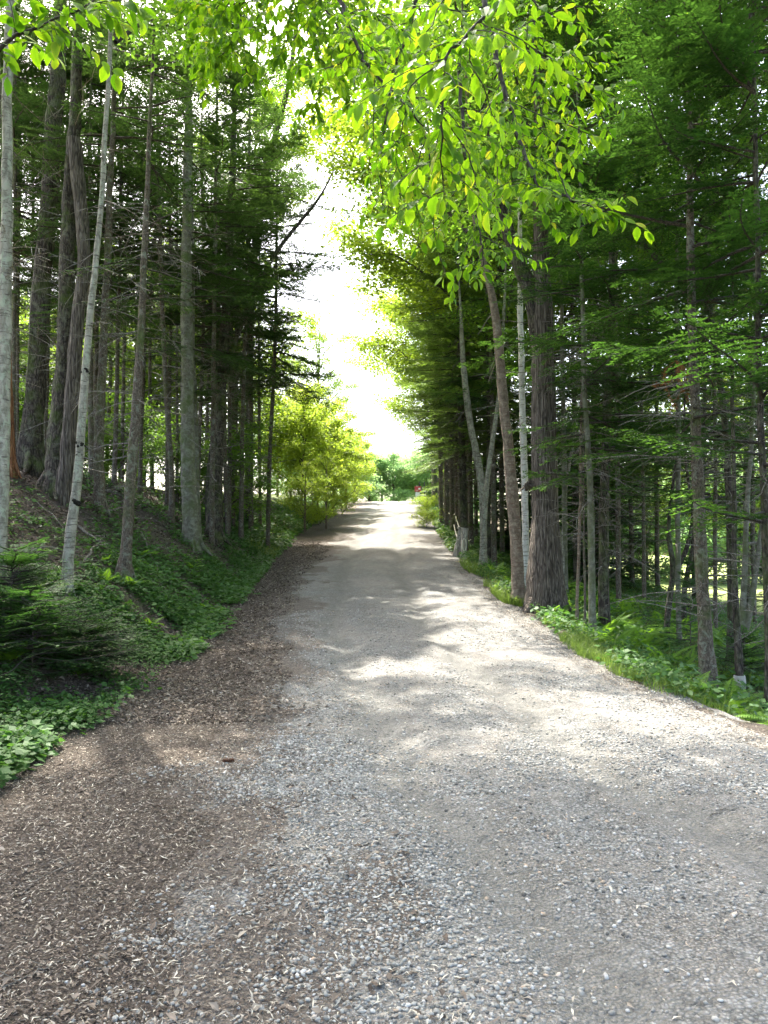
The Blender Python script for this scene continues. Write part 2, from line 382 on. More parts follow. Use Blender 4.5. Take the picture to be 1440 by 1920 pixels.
green = np.maximum(green, .8 * smooth((GY - 32) / 12) * off)
field = smooth((GX - edge_right(GY) - 9) / 5) * smooth((GY - 8) / 12)
field = np.maximum(field, smooth((bank_foot(GY) - GX - 16) / 8) * .8); field = np.maximum(field, smooth((GY - 90) / 20) * .7)
tag(place('ground', grid_mesh('ground', GX, GY, GZ, MAT['ground'], {'green': green, 'field': field})), kind='structure')

# ------------------------------------------------------------------ road sheet
def road_height(x, y):
    t = (x - edge_left(y)) / (edge_right(y) - edge_left(y))
    cx = (edge_left(y) + edge_right(y)) / 2
    rut = -.06 * (np.exp(-((x - cx + .25 - .75) / .22) ** 2) + np.exp(-((x - cx + .25 + .75) / .22) ** 2))
    e = np.minimum(x - edge_left(y), edge_right(y) - x)
    z = prof(y) + .012 + rut + .03 * smooth(e / 1.2) - .075 * (1 - smooth((e + .45) / .5))
    return z + (fbm(x, y, 1.3, 21) - .5) * .045 + (fbm(x, y, 7, 25) - .5) * .018
ry = axis([(-8, 0, .2), (0, 9, .04), (9, 20, .1), (20, 60, .3), (60, 92, 1)])
rt = np.linspace(0, 1, 130)
RY = np.repeat(ry[:, None], len(rt), 1)
w0, w1 = edge_left(RY) - .5, edge_right(RY) + .45
RX = w0 + (w1 - w0) * rt[None]
RZ = road_height(RX, RY)
el = RX - edge_left(RY)
dirt = 1 - smooth((el - .05 + (fbm(RX, RY, 1.1, 31) - .5) * (1.9 + .7 * smooth((9 - RY) / 5)) + (fbm(RX, RY, 4.5, 35) - .5) * 1.3) / 1.1)
dirt = np.maximum(dirt, .3 * (1 - smooth((edge_right(RY) - RX - .1) / .5)))
rcx = (edge_left(RY) + edge_right(RY)) / 2 - .25
rutm = (np.exp(-((RX - rcx - .75) / .27) ** 2) + np.exp(-((RX - rcx + .75) / .27) ** 2)) * (.7 + .6 * fbm(RX, RY, .5, 77))
tag(place('gravel_road', grid_mesh('gravel_road', RX, RY, RZ, MAT['road'], {'dirt': dirt, 'rut': rutm})), kind='structure')
def surf_z(x, y):
    zg = ground_z(x, y); zr = road_height(x, y)
    on = (x > edge_left(y) - .5) & (x < edge_right(y) + .45)
    return np.where(on, np.maximum(zg, zr), zg + (fbm(x, y, 1.1, 3) - .5) * .22 * np.clip(np.maximum(bank_foot(y) - x, x - edge_right(y)) + .4, 0, 1))

# ------------------------------------------------------------------ loose stones
def ico():
    p = (1 + 5 ** .5) / 2
    v = unit(np.array([[-1, p, 0], [1, p, 0], [-1, -p, 0], [1, -p, 0], [0, -1, p], [0, 1, p], [0, -1, -p], [0, 1, -p], [p, 0, -1], [p, 0, 1], [-p, 0, -1], [-p, 0, 1]], float))
    f = [[0, 11, 5], [0, 5, 1], [0, 1, 7], [0, 7, 10], [0, 10, 11], [1, 5, 9], [5, 11, 4], [11, 10, 2], [10, 7, 6], [7, 1, 8], [3, 9, 4], [3, 4, 2], [3, 2, 6], [3, 6, 8], [3, 8, 9], [4, 9, 5], [2, 4, 11], [6, 2, 10], [8, 6, 7], [9, 8, 1]]
    return v, np.array(f)
def scatter_stones(n, seed, ymin, ymax, smin, smax, band):
    r = np.random.default_rng(seed)
    y = ymin + (ymax - ymin) * r.uniform(0, 1, n * 3) ** 1.5
    x = edge_left(y) - .5 + r.uniform(0, 1, n * 3) * (edge_right(y) - edge_left(y) + .8)
    cx = (edge_left(y) + edge_right(y)) / 2
    k = fbm(x, y, 1.6, 41)
    rut = np.exp(-((x - cx + .25 - .75) / .25) ** 2) + np.exp(-((x - cx + .25 + .75) / .25) ** 2)
    wind = np.exp(-((x - edge_left(y) - .75) / .38) ** 2)
    dens = np.clip((k - .35) * 2.2, 0, 1) * (1 - .8 * rut) * .8 + band * wind + .07
    dens = dens * smooth((x - edge_left(y) + .55 + (fbm(x, y, 1.1, 31) - .5) * 1.8 + (fbm(x, y, 4.5, 35) - .5) * 1.0) / 1.2)
    vis = np.abs(x) < y * .56 + .5
    keep = (r.uniform(0, 1, n * 3) < dens) & vis
    x, y = x[keep][:n], y[keep][:n]; n = len(x)
    s = smin + (smax - smin) * r.uniform(0, 1, n) ** 5.0
    v0, f0 = ico()
    sh = r.uniform(.75, 1.3, (n, 1, 3)) * np.array([1.1, .95, .62])
    jit = 1 + r.normal(0, .11, (n, 12, 1))
    a = r.uniform(0, 6.28, n); ca, sa = np.cos(a), np.sin(a)
    v = v0[None] * jit * sh * s[:, None, None] * .5
    X = v[..., 0] * ca[:, None] - v[..., 1] * sa[:, None]; Y = v[..., 0] * sa[:, None] + v[..., 1] * ca[:, None]
    Z = v[..., 2] + v[..., 0] * r.normal(0, .2, (n, 1))
    z0 = surf_z(x, y) + s * .14
    V = np.stack([X + x[:, None], Y + y[:, None], Z + z0[:, None]], -1)
    F = (np.arange(n)[:, None, None] * 12 + f0[None]).reshape(-1, 3)
    t = np.clip(r.normal(.48, .24, n), 0, .97); t[r.uniform(0, 1, n) < .03] = 1
    return V.reshape(-1, 3), F, np.repeat(t, 12)
g = Geo()
for a in ((95000, 1, 1.8, 6.5, .003, .024, 1.3), (38000, 2, 5, 14, .006, .028, .8)):
    V, F, t = scatter_stones(*a); g.add(V, tris=F, tint=t)
tag(place('loose_gravel', g.mesh('loose_gravel', [MAT['stone']], (0,))), 'loose grey and pale stones scattered over the gravel road', 'gravel', kind='stuff')

# ------------------------------------------------------------------ dead leaves and bits
def litter_set(g, n, seed, ymin, ymax, lo, hi, L, W, tmean, tsd, sampler):
    r = np.random.default_rng(seed)
    y = ymin + (ymax - ymin) * r.uniform(0, 1, n) ** 1.4
    x = sampler(r, y, n)
    k = (np.abs(x) < y * .56 + 1.2)
    x, y = x[k], y[k]; n = len(x)
    a = r.uniform(0, 6.28, n); l = L * r.uniform(.5, 1.5, n); w = W * r.uniform(.5, 1.4, n)
    d = np.stack([np.cos(a), np.sin(a), r.normal(0, .25, n)], -1)
    nn = np.stack([r.normal(0, .35, n), r.normal(0, .35, n), np.ones(n)], -1)
    b = np.stack([x, y, surf_z(x, y) + .006 + np.abs(d[:, 2]) * l * .4], -1)
    d = unit(d); s = unit(np.cross(d, nn)); up = np.cross(s, d)
    l1 = l[:, None]; w1 = w[:, None]; cu = r.uniform(.0, .3, (n, 1)); bend = r.normal(0, .35, (n, 1)) * l1
    mid = b + d * l1 * .5 + s * bend * .5 + up * cu * l1 * .3; tip = b + d * l1 + s * bend * r.uniform(-.5, 1, (n, 1))
    v = np.stack([b, mid + s * w1 / 2 + up * w1 * cu, tip, mid - s * w1 / 2 + up * w1 * cu, mid], 1)
    k5 = np.arange(n)[:, None] * 5
    tr = np.concatenate([k5 + np.array(q)[None] for q in ([0, 1, 4], [1, 2, 4], [2, 3, 4], [3, 0, 4])])
    g.add(v.reshape(-1, 3), tris=tr, tint=np.repeat(np.clip(r.normal(tmean, tsd, n), 0, 1), 5))
g = Geo()
def shoulder(r, y, n):
    x = bank_foot(y) - .6 + (edge_left(y) + 1.0 - bank_foot(y)) * r.uniform(0, 1, n) ** .85
    return np.where(x > edge_left(y) - .1 + r.uniform(0, 1, n) ** 1.6 * .9 - (fbm(x, y, 1.1, 31) - .5) * 1.8, x - 1.4 * r.uniform(0, 1, n), x)
shoulder2 = lambda r, y, n: bank_foot(y) + .1 + (edge_left(y) + .9 - bank_foot(y)) * r.uniform(0, 1, n) ** 1.3
rightedge = lambda r, y, n: edge_right(y) - .25 + np.abs(r.normal(0, .35, n))
whole = lambda r, y, n: edge_left(y) + (edge_right(y) - edge_left(y)) * r.uniform(0, 1, n)
farside = lambda r, y, n: bank_foot(y) - r.uniform(0, 7, n)
litter_set(g, 90000, 11, 1.8, 9, 0, 0, .019, .009, .42, .20, shoulder)
litter_set(g, 9000, 12, 1.8, 9, 0, 0, .026, .0055, .86, .12, shoulder2)
litter_set(g, 1500, 18, 1.9, 8, 0, 0, .046, .026, .42, .16, shoulder2)
litter_set(g, 3600, 19, 1.8, 5.5, 0, 0, .038, .0065, .9, .1, shoulder2)
litter_set(g, 45000, 13, 7, 30, 0, 0, .045, .022, .42, .2, shoulder)
litter_set(g, 7000, 14, 4.5, 25, 0, 0, .035, .012, .6, .22, rightedge)
litter_set(g, 1800, 15, 1.8, 9, 0, 0, .035, .010, .8, .15, whole)
litter_set(g, 45000, 16, 4, 26, 0, 0, .07, .045, .35, .2, farside)
tag(place('dead_leaves', g.mesh('dead_leaves', [MAT['litter']])), 'brown and straw coloured dead leaves littering the roadside', 'leaf litter', kind='stuff')

# ------------------------------------------------------------------ low green plants on the bank (nobody could count them)
def cover_set(g, n, seed, ymin, ymax, L, sampler, stems=5, th=.5, hgt=.12):
    r = np.random.default_rng(seed)
    y = ymin + (ymax - ymin) * r.uniform(0, 1, n) ** 1.3; x = sampler(r, y, n)
    k = (np.abs(x) < y * .56 + 1.2) & (fbm(x, y, .9, 51) + r.normal(0, .06, n) > th)
    x, y = x[k], y[k]; n = len(x)
    z = surf_z(x, y)
    hh = hgt * r.uniform(.3, 1.3, n)
    for i in range(stems):
        a = r.uniform(0, 6.28, n); o = r.uniform(.1, 1, n) * hgt * .7
        b = np.stack([x + np.cos(a) * o, y + np.sin(a) * o, z + hh * r.uniform(.5, 1, n)], -1)
        d = np.stack([np.cos(a), np.sin(a), r.normal(-.15, .3, n)], -1)
        nn = np.stack([r.normal(0, .4, n), r.normal(-.1, .4, n), np.ones(n)], -1)
        l = L * r.uniform(.5, 1.3, n)
        diamonds(g, b, d, nn, l, l * r.uniform(.5, .75, n), tint=np.clip(r.normal(.5, .25, n), 0, 1))
g = Geo()
bankside = lambda r, y, n: bank_foot(y) + .25 - np.abs(r.normal(0, 1.0, n))
bankfar = lambda r, y, n: bank_foot(y) - r.uniform(.3, 6, n)
rightlow = lambda r, y, n: edge_right(y) + .2 + .5 * smooth(np.sin(y * 1.7 + 2) * .6 + .4) + r.uniform(0, 1, n) ** 1.4 * 9
cover_set(g, 15000, 61, 4.5, 13, .045, bankside, 5, .37, .13)
cover_set(g, 18000, 62, 10, 34, .085, bankside, 4, .38, .13)
cover_set(g, 6000, 63, 6, 26, .08, bankfar, 4, .50, .14)
herbs = lambda r, y, n: bank_foot(y) + .45 - np.abs(r.normal(0, .55, n))
cover_set(g, 2600, 66, 4.6, 12, .075, herbs, 6, .45, .16)
cover_set(g, 900, 67, 4.6, 16, .11, herbs, 5, .5, .2)
cover_set(g, 12000, 64, 6, 34, .09, rightlow, 5, .33, .26)
cover_set(g, 9000, 65, 26, 70, .16, lambda r, y, n: np.where(r.uniform(0, 1, n) < .5, bank_foot(y) + .3 - r.uniform(0, 3, n), edge_right(y) + .1 + r.uniform(0, 3, n)), 4, .35, .3)
tag(place('ground_cover', g.mesh('ground_cover', [MAT['cover']])), 'low leafy green plants covering the banks beside the road', 'ground cover', kind='stuff')

# ------------------------------------------------------------------ grass along the verges
g = Geo()
def grass_set(n, seed, ymin, ymax, hgt, w, sampler, tm=.5):
    r = np.random.default_rng(seed)
    y = ymin + (ymax - ymin) * r.uniform(0, 1, n) ** 1.3; x = sampler(r, y, n)
    k = (np.abs(x) < y * .56 + 1.2) & (fbm(x, y, 1.4, 71) + r.normal(0, .08, n) > .42); x, y = x[k], y[k]; n = len(x)
    a = r.uniform(0, 6.28, n); l = hgt * r.uniform(.4, 1.4, n); ln = r.uniform(.15, .8, n)
    b = np.stack([x, y, surf_z(x, y) - .01], -1); d = np.stack([np.cos(a) * ln, np.sin(a) * ln, np.ones(n)], -1)
    d2 = np.stack([np.cos(a) * ln * 2.2, np.sin(a) * ln * 2.2, np.full(n, .35)], -1)
    s = unit(np.cross(d, d2)) * (w * r.uniform(.6, 1.3, n))[:, None]; m = b + unit(d) * (l * .6)[:, None]; t = m + unit(d2) * (l * .5)[:, None]
    v = np.stack([b - s / 2, b + s / 2, m + s * .4, m - s * .4, t], 1); k5 = np.arange(n)[:, None] * 5
    g.add(v.reshape(-1, 3), quads=k5 + np.array([0, 1, 2, 3])[None], tris=k5 + np.array([3, 2, 4])[None], tint=np.repeat(np.clip(r.normal(tm, .22, n), 0, 1), 5))
verge = lambda r, y, n: edge_right(y) - .02 + np.abs(r.normal(0, .4, n)) + .75 * smooth((np.sin(y * 1.1) * .5 + np.sin(y * 2.7 + 1) * .3 + np.sin(y * 5.3) * .2 + .35) / 1.1)
verge_l = lambda r, y, n: bank_foot(y) + .2 - np.abs(r.normal(0, .5, n))
grass_set(22000, 81, 5, 16, .17, .006, verge, .5)
grass_set(20000, 82, 14, 60, .24, .015, verge, .6)
grass_set(9000, 83, 24, 60, .25, .02, verge_l, .65)
grass_set(14000, 84, 7, 30, .3, .012, lambda r, y, n: edge_right(y) + .5 + r.uniform(0, 6, n), .4)
tag(place('grass', g.mesh('grass', [MAT['grass']])), 'green grass growing along the verges of the gravel road', 'grass', kind='stuff')
# ------------------------------------------------------------------ crowns (shared meshes, one per variant)
def needle_branch(r, L, droop, dense, nl, nw):
    """arrays for one horizontal bough along +X: needle sprays (base, dir, normal, length, width), wood polylines"""
    n = max(6, int(L / .09)); t = np.linspace(0, 1, n)
    ax = np.stack([t * L, .12 * L * np.sin(t * 3 + r.uniform(0, 6)) * t, -droop * L * t ** 1.3 + .08 * L * t ** 3], -1)
    B, D, N, wood = [], [], [], [ax[::max(1, n // 6)]]
    for i in range(2, n):
        if t[i] < .12 and r.uniform() < .7: continue
        for sd in (-1, 1):
            if r.uniform() > dense: continue
            l = (.12 + .42 * L * (1 - t[i]) ** .8 * min(1, t[i] * 3 + .25)) * r.uniform(.55, 1.1)
            l = min(l, .75)
            a = math.radians(r.uniform(40, 65)) * sd
            dd = np.array([math.cos(a), math.sin(a), r.normal(-.12, .12)])
            m = max(2, int(l / .035)); s = (np.arange(m) + .5) / m
            p = ax[i] + dd * (s * l)[:, None] + np.array([0, 0, -1.0]) * (.18 * l * s ** 2)[:, None]
            for q in (-1, 1):
                b2 = a + q * math.radians(48)
                d2 = np.stack([np.full(m, math.cos(b2)), np.full(m, math.sin(b2)), r.normal(-.1, .15, m)], -1)
                B.append(p); D.append(d2); N.append(np.stack([r.normal(0, .25, m), r.normal(0, .25, m), np.ones(m)], -1))
            wood.append(np.stack([ax[i], p[-1]]))
    return np.concatenate(B), np.concatenate(D), np.concatenate(N), wood
def conifer_crown(name, seed, z0, z1, rmax, mat, per=6, gap=.38, dense=.85, droop=.25, nl=.075, nw=.022, lean_top=.55, gaps=.12, top=99, hole=.75):
    r = np.random.default_rng(seed); g = Geo()
    lib = [needle_branch(r, L, droop * r.uniform(.6, 1.5), dense, nl, nw) for L in (1, 1, 1.6, 1.6, 2.2, 2.2)]
    Ls = [1, 1, 1.6, 1.6, 2.2, 2.2]
    z = z0
    while z < z1:
        f = (z - z0) / (z1 - z0)
        R = rmax * (min(1, .55 + f * 3) if f < .15 else 1) * (1 - f) ** lean_top + .25
        for k in range(per):
            az = r.uniform(0, 6.28)
            if r.uniform() < gaps + (.55 if z > top else 0): continue
            if z > z0 + 1 and math.sin(az * 2 + seed) * math.cos(z * 1.0 + seed * 2) + .8 * math.sin(az + z * .8 + seed) > hole: continue
            L = R * r.uniform(.55, 1.15); j = int(np.argmin([abs(L - q) + r.uniform(0, .3) for q in Ls]))
            B, D, N, wood = lib[j]; sc = L / Ls[j]
            tl = r.normal(.05 + .5 * f, .12); ro = r.normal(0, .12)
            m = np.array(Matrix.Rotation(az, 3, 'Z') @ Matrix.Rotation(-tl, 3, 'Y') @ Matrix.Rotation(ro, 3, 'X'))
            o = np.array([0, 0, z + r.uniform(-.2, .2)])
            keep = r.uniform(0, 1, len(B)) < .93
            b = B[keep] * sc @ m.T + o
            rad = np.linalg.norm(b[:, :2], axis=1)
            ln = nl * r.uniform(.7, 1.2, len(b)) * (.8 + .2 * sc)
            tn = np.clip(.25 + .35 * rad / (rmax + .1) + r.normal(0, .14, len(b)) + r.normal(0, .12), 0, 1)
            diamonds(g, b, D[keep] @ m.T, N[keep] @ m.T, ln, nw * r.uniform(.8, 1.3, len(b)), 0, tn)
            tube(g, wood[0] * sc @ m.T + o, np.linspace(.006 + .009 * L, .003, len(wood[0])), 4, 1, cap=False)
            w = np.array(wood[1::2]) * sc @ m.T + o
            diamonds(g, w[:, 0], w[:, 1] - w[:, 0], np.tile([.1, .1, 1.], (len(w), 1)), np.linalg.norm(w[:, 1] - w[:, 0], axis=1), .008, 1)
        z += gap * r.uniform(.7, 1.3) * (1 + .3 * (1 - f))
    return g.mesh(name, [MAT[mat], MAT['limb']])
def leafy_crown(name, seed, z0, z1, R, mat, limbs=9, clusters=300, per=55, leaf=.10, flat=.45, holes=.35, cw=.55, vase=-.55):
    """limbs reaching out of a trunk, twigs off the limbs, leaves in uneven flattened sprays round the twigs"""
    r = np.random.default_rng(seed); g = Geo(); tips = []
    H = z1 - z0
    for k in range(limbs):
        f = (k + r.uniform(0, .8)) / limbs; z = z0 + H * .8 * f
        az = k * 2.4 + r.normal(0, .3); Lr = R * (1.0 + vase * f) * r.uniform(.7, 1.15); up = Lr * r.uniform(.35, .9) + .1 * H
        p = spline([[0, 0, z], [math.cos(az) * Lr * .35, math.sin(az) * Lr * .35, z + up * .45],
                    [math.cos(az + .2) * Lr * .75, math.sin(az + .2) * Lr * .75, z + up * .8], [math.cos(az + .1) * Lr, math.sin(az + .1) * Lr, z + up * .85]], 9)
        tube(g, p, np.linspace(.02 + .009 * R, .005, 9), 5, 1, cap=False)
        for j in range(max(3, clusters // limbs)):
            i = r.integers(2, 9); b = p[i]; d = unit(np.array([math.cos(az) + r.normal(0, .9), math.sin(az) + r.normal(0, .9), r.normal(.15, .5)]))
            l = R * r.uniform(.12, .42); e = b + d * l; tips.append((b, e))
            if j % 2 == 0: tube(g, np.array([b, (b + e) / 2 + r.normal(0, .04, 3), e]), [.012, .008, .004], 3, 1, cap=False)
    for b, e in tips:
        if r.uniform() < holes * .4: continue
        n = int(per * r.uniform(.5, 1.4)); s = r.uniform(.25, 1.1, (n, 1))
        p = b + (e - b) * s + r.normal(0, 1, (n, 3)) * np.array([cw, cw, cw * flat]) * .6
        a = r.uniform(0, 6.28, n)
        d = np.stack([np.cos(a), np.sin(a), r.normal(-.35, .35, n)], -1)
        nn = np.stack([r.normal(0, .45, n), r.normal(0, .45, n), np.ones(n)], -1)
        l = leaf * r.uniform(.6, 1.3, n)
        diamonds(g, p, d, nn, l, l * r.uniform(.5, .72, n), 0, np.clip(r.normal(.5, .2, n) + r.normal(0, .15), 0, 1))
    return g.mesh(name, [MAT[mat], MAT['limb']])
CR = {}
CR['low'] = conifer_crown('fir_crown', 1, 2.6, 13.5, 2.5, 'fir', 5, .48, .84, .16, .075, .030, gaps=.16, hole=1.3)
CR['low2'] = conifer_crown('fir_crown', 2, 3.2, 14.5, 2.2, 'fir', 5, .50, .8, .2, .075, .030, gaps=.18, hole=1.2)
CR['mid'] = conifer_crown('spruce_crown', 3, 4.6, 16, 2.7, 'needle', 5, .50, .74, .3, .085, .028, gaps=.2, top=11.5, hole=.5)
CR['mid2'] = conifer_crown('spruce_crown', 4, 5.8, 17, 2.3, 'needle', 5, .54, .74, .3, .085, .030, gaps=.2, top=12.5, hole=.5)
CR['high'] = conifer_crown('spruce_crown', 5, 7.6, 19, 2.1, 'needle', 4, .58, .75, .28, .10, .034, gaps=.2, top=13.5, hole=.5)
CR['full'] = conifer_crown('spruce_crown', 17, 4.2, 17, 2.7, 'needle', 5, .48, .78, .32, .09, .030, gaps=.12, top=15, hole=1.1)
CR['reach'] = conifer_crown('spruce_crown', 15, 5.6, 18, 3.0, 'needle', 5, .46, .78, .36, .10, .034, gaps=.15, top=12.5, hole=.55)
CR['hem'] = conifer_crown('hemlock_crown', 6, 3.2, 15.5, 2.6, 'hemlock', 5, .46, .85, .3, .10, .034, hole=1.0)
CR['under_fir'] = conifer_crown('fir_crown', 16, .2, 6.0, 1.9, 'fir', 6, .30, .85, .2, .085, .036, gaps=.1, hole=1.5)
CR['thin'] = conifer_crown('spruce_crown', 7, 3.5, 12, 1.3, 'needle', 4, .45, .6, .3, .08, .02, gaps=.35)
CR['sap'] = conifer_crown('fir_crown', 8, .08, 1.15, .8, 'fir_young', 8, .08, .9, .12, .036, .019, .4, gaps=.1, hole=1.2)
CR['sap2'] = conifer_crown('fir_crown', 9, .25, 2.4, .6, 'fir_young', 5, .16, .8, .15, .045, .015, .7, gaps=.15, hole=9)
CR['mapleA'] = leafy_crown('leafy_crown', 21, 5.0, 14, 4.6, 'leaf', 12, 420, 60, .12)
CR['mapleB'] = leafy_crown('leafy_crown', 22, 3.6, 12, 3.8, 'leaf', 11, 360, 60, .13)
CR['slim'] = leafy_crown('leafy_crown', 23, 4.5, 12.5, 2.2, 'leaf', 9, 190, 50, .11)
CR['young'] = leafy_crown('leafy_crown', 24, 1.0, 6.6, 2.0, 'leaf_young', 12, 300, 52, .13, cw=.45, holes=.2)
CR['young2'] = leafy_crown('leafy_crown', 25, .5, 4.5, 1.7, 'leaf_young', 11, 260, 48, .12, cw=.42, holes=.2)
CR['yel'] = leafy_crown('leafy_crown', 26, 3.0, 13, 4.2, 'leaf_yellow', 13, 420, 58, .17, cw=.7)
CR['tall'] = leafy_crown('leafy_crown', 36, 3.5, 20, 5.2, 'leaf_yellow', 22, 1000, 52, .15, cw=.55, holes=.3)
CR['vase'] = leafy_crown('leafy_crown', 38, 4.5, 21, 5.0, 'leaf_over', 24, 1350, 50, .15, cw=.62, holes=.3, vase=.25)
CR['under'] = leafy_crown('leafy_crown', 37, .2, 4.2, 2.3, 'leaf', 11, 220, 46, .13, cw=.5, holes=.2)
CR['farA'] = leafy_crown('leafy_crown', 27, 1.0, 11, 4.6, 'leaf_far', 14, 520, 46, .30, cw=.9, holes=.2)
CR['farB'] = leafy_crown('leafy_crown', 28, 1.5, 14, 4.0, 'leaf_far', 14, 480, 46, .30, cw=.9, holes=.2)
CR['bush'] = leafy_crown('leafy_crown', 29, .1, 1.5, 1.1, 'leaf_young', 9, 120, 45, .09, cw=.3, holes=.1)

# ------------------------------------------------------------------ tree builder
def bare_twigs(seed, path, z0, z1, n, L, rad=.006, droop=.25):
    r = np.random.default_rng(seed); g = Geo(); pz = path[:, 2]
    for k in range(n):
        z = z0 + (z1 - z0) * r.uniform(0, 1) ** .8
        o = np.array([np.interp(z, pz, path[:, 0]), np.interp(z, pz, path[:, 1]), z])
        a = r.uniform(0, 6.28); l = L * r.uniform(.25, 1.15); d = np.array([math.cos(a), math.sin(a), r.normal(-.05, .22)])
        pts = [o]; m = 6
        for i in range(m):
            d = unit(d + np.array([r.normal(0, .14), r.normal(0, .14), -droop / m + r.normal(0, .05)])); pts.append(pts[-1] + d * l / m)
        pts = np.array(pts); tube(g, pts, np.linspace(rad, rad * .3, m + 1) * r.uniform(.6, 1.2), 3, 0, cap=False)
        for j in range(r.integers(1, 6)):
            i = r.integers(1, m); d2 = unit(d + r.normal(0, .55, 3) * np.array([1, 1, .6])); l2 = l * r.uniform(.12, .4)
            q = np.array([pts[i], pts[i] + d2 * l2 * .5 + r.normal(0, .01, 3), pts[i] + d2 * l2 + np.array([0, 0, -.1 * l2])])
            tube(g, q, [rad * .45, rad * .3, rad * .18], 3, 0, cap=False)
    return g
def tree(name, label, cat, bk, path, base_d=None, H=15, crown=None, cs=1.0, crz=None, cz=0.0, twigs=None, group=None, flare=1.42, rough=.065,
         extra=None, top_keep=.35, sides=12):
    """path: photo pixels (x, y, width) from the foot upwards, all at the tree's own distance; it stands on the ground there"""
    seed = int(abs(path[0][0] * 7 + path[0][1] * 13)) % 99991
    r = np.random.default_rng(seed)
    d = base_d if base_d else on_ground(path[0][0], path[0][1])
    P0 = at(path[0][0], path[0][1], d); zg = gz(P0[0], d)
    P = []; W = []
    for px, py, w in path: P.append(at(px, py, d)); W.append(w * .43 * d / 1440)
    if base_d: P = [np.array([P[0][0], d, zg])] + [p for p in P if p[2] > zg + .3]; W = [W[0]] + W[len(W) - len(P) + 1:]
    P[0] = np.array([P[0][0], d, zg - .25]); base = np.array([P[0][0], d, zg])
    top = P[-1].copy(); lean = (P[-1][0] - P[0][0]) / max(1, P[-1][2] - P[0][2])
    rem = zg + H - top[2]
    if rem > .5:
        for f in (.35, .7, 1.0):
            P.append(np.array([top[0] + lean * rem * f * .5, d + r.normal(0, .04), top[2] + rem * f])); W.append(W[len(path) - 1 if not base_d else -1] * (1 - f) + .012 if len(W) else .02)
        w_last = W[-4]; W[-3], W[-2], W[-1] = w_last * .72, w_last * .42, .012
    P = np.array(P) - base; W = np.array(W)
    n = int(min(90, max(16, (P[-1][2]) * 6)))
    zz = np.linspace(P[0][2], P[-1][2], n)
    xs = spline(np.column_stack([P, W]), n * 3)
    c = np.column_stack([np.interp(zz, xs[:, 2], xs[:, 0]), np.interp(zz, xs[:, 2], xs[:, 1]), zz]); w = np.maximum(np.interp(zz, xs[:, 2], xs[:, 3]), .008)
    c[:, 0] += np.cumsum(r.normal(0, .006, n)) * np.linspace(0, 1, n) * .6; c[:, 1] += np.cumsum(r.normal(0, .012, n)) * .8
    w = w * (1 + (flare - 1) * np.exp(-np.clip(zz, 0, 9) / (2.2 * w[0] + .05)))
    root = empty(name, base, label, cat, group)
    g = Geo(); tube(g, c, w, sides, 0, rough, seed)
    if path[0][2] > 17:
        for k in range(5):
            a = k * 1.26 + r.uniform(-.3, .3); rr = w[0]
            tube(g, [[math.cos(a) * rr * .4, math.sin(a) * rr * .4, .5 * rr + .25], [math.cos(a) * rr * .95, math.sin(a) * rr * .95, .08], [math.cos(a) * rr * 1.7, math.sin(a) * rr * 1.7, -.12]], [rr * .3, rr * .24, rr * .08], 6, 0, .12, k)
    place('trunk', g.mesh('trunk', [MAT[bk]], (0,)), root)
    if twigs:
        z0, z1, nt, L = twigs[:4]
        place('twig_sprays', bare_twigs(seed + 1, c, z0, z1, nt, L, .005 + .0004 * d).mesh('twig_sprays', [MAT['twig']]), root)
    if crown:
        me = CR[crown]; zc = 8 * cs + cz
        ox = float(np.interp(min(zc, c[-1][2]), c[:, 2], c[:, 0])); oy = float(np.interp(min(zc, c[-1][2]), c[:, 2], c[:, 1]))
        place('crown', me, root, (ox, oy, cz), r.uniform(0, 6.28) if crz is None else crz, cs)
    if extra: extra(root, c, w, d, base)
    return root
def local(px, py, d, base): return at(px, py, d) - base
# ------------------------------------------------------------------ trees left of the road
def burls(root, c, w, d, base):
    r = np.random.default_rng(5)
    for px, py, s in ((158, 697, 1.15), (148, 836, 1.1), (143, 852, .7), (139, 943, 1.25)):
        g = Geo(); v0, f0 = ico(); p = local(px, py, d, base)
        rr = float(np.interp(p[2], c[:, 2], w)) ; x = float(np.interp(p[2], c[:, 2], c[:, 0])); y = float(np.interp(p[2], c[:, 2], c[:, 1]))
        for k in range(9):
            a = r.uniform(0, 6.28); q = v0 * rr * .55 * s * r.uniform(.6, 1.1, (12, 1)) * np.array([1, 1, .7])
            g.add(q + np.array([math.cos(a) * rr * .8, math.sin(a) * rr * .8, r.normal(0, .02)]), tris=f0)
        place('burl', g.mesh('burl', [MAT['knot']]), root, (x, y, p[2]))
tree('birch_tree', 'slender pale birch with black burls leaning right at the front of the left bank', 'birch tree', 'bark_birch',
     [(124, 1112, 25), (133, 1000, 24), (143, 915, 21), (151, 830, 19), (160, 700, 17), (172, 570, 15), (183, 440, 13), (192, 330, 12), (199, 230, 11), (208, 120, 10)],
     H=12, crown='slim', cs=.9, cz=3.0, twigs=(1.2, 6, 26, .8), extra=burls, flare=1.1)
tree('birch_tree', 'pale lichen-patched birch trunk cut by the left edge of the photo', 'birch tree', 'bark_birch',
     [(-4, 1085, 30), (0, 900, 28), (3, 700, 27), (6, 500, 26), (9, 300, 24), (12, 100, 20)], H=13, crown='slim', cz=4, twigs=(1.5, 7, 22, 1.3), flare=1.15)
tree('dead_tree', 'dark reddish dead trunk standing just behind the birch at the left edge', 'tree', 'bark_red',
     [(20, 880, 24), (18, 780, 20), (17, 700, 16), (15, 600, 12), (14, 380, 10)], 14, H=9, twigs=(1, 6, 22, 1.2))
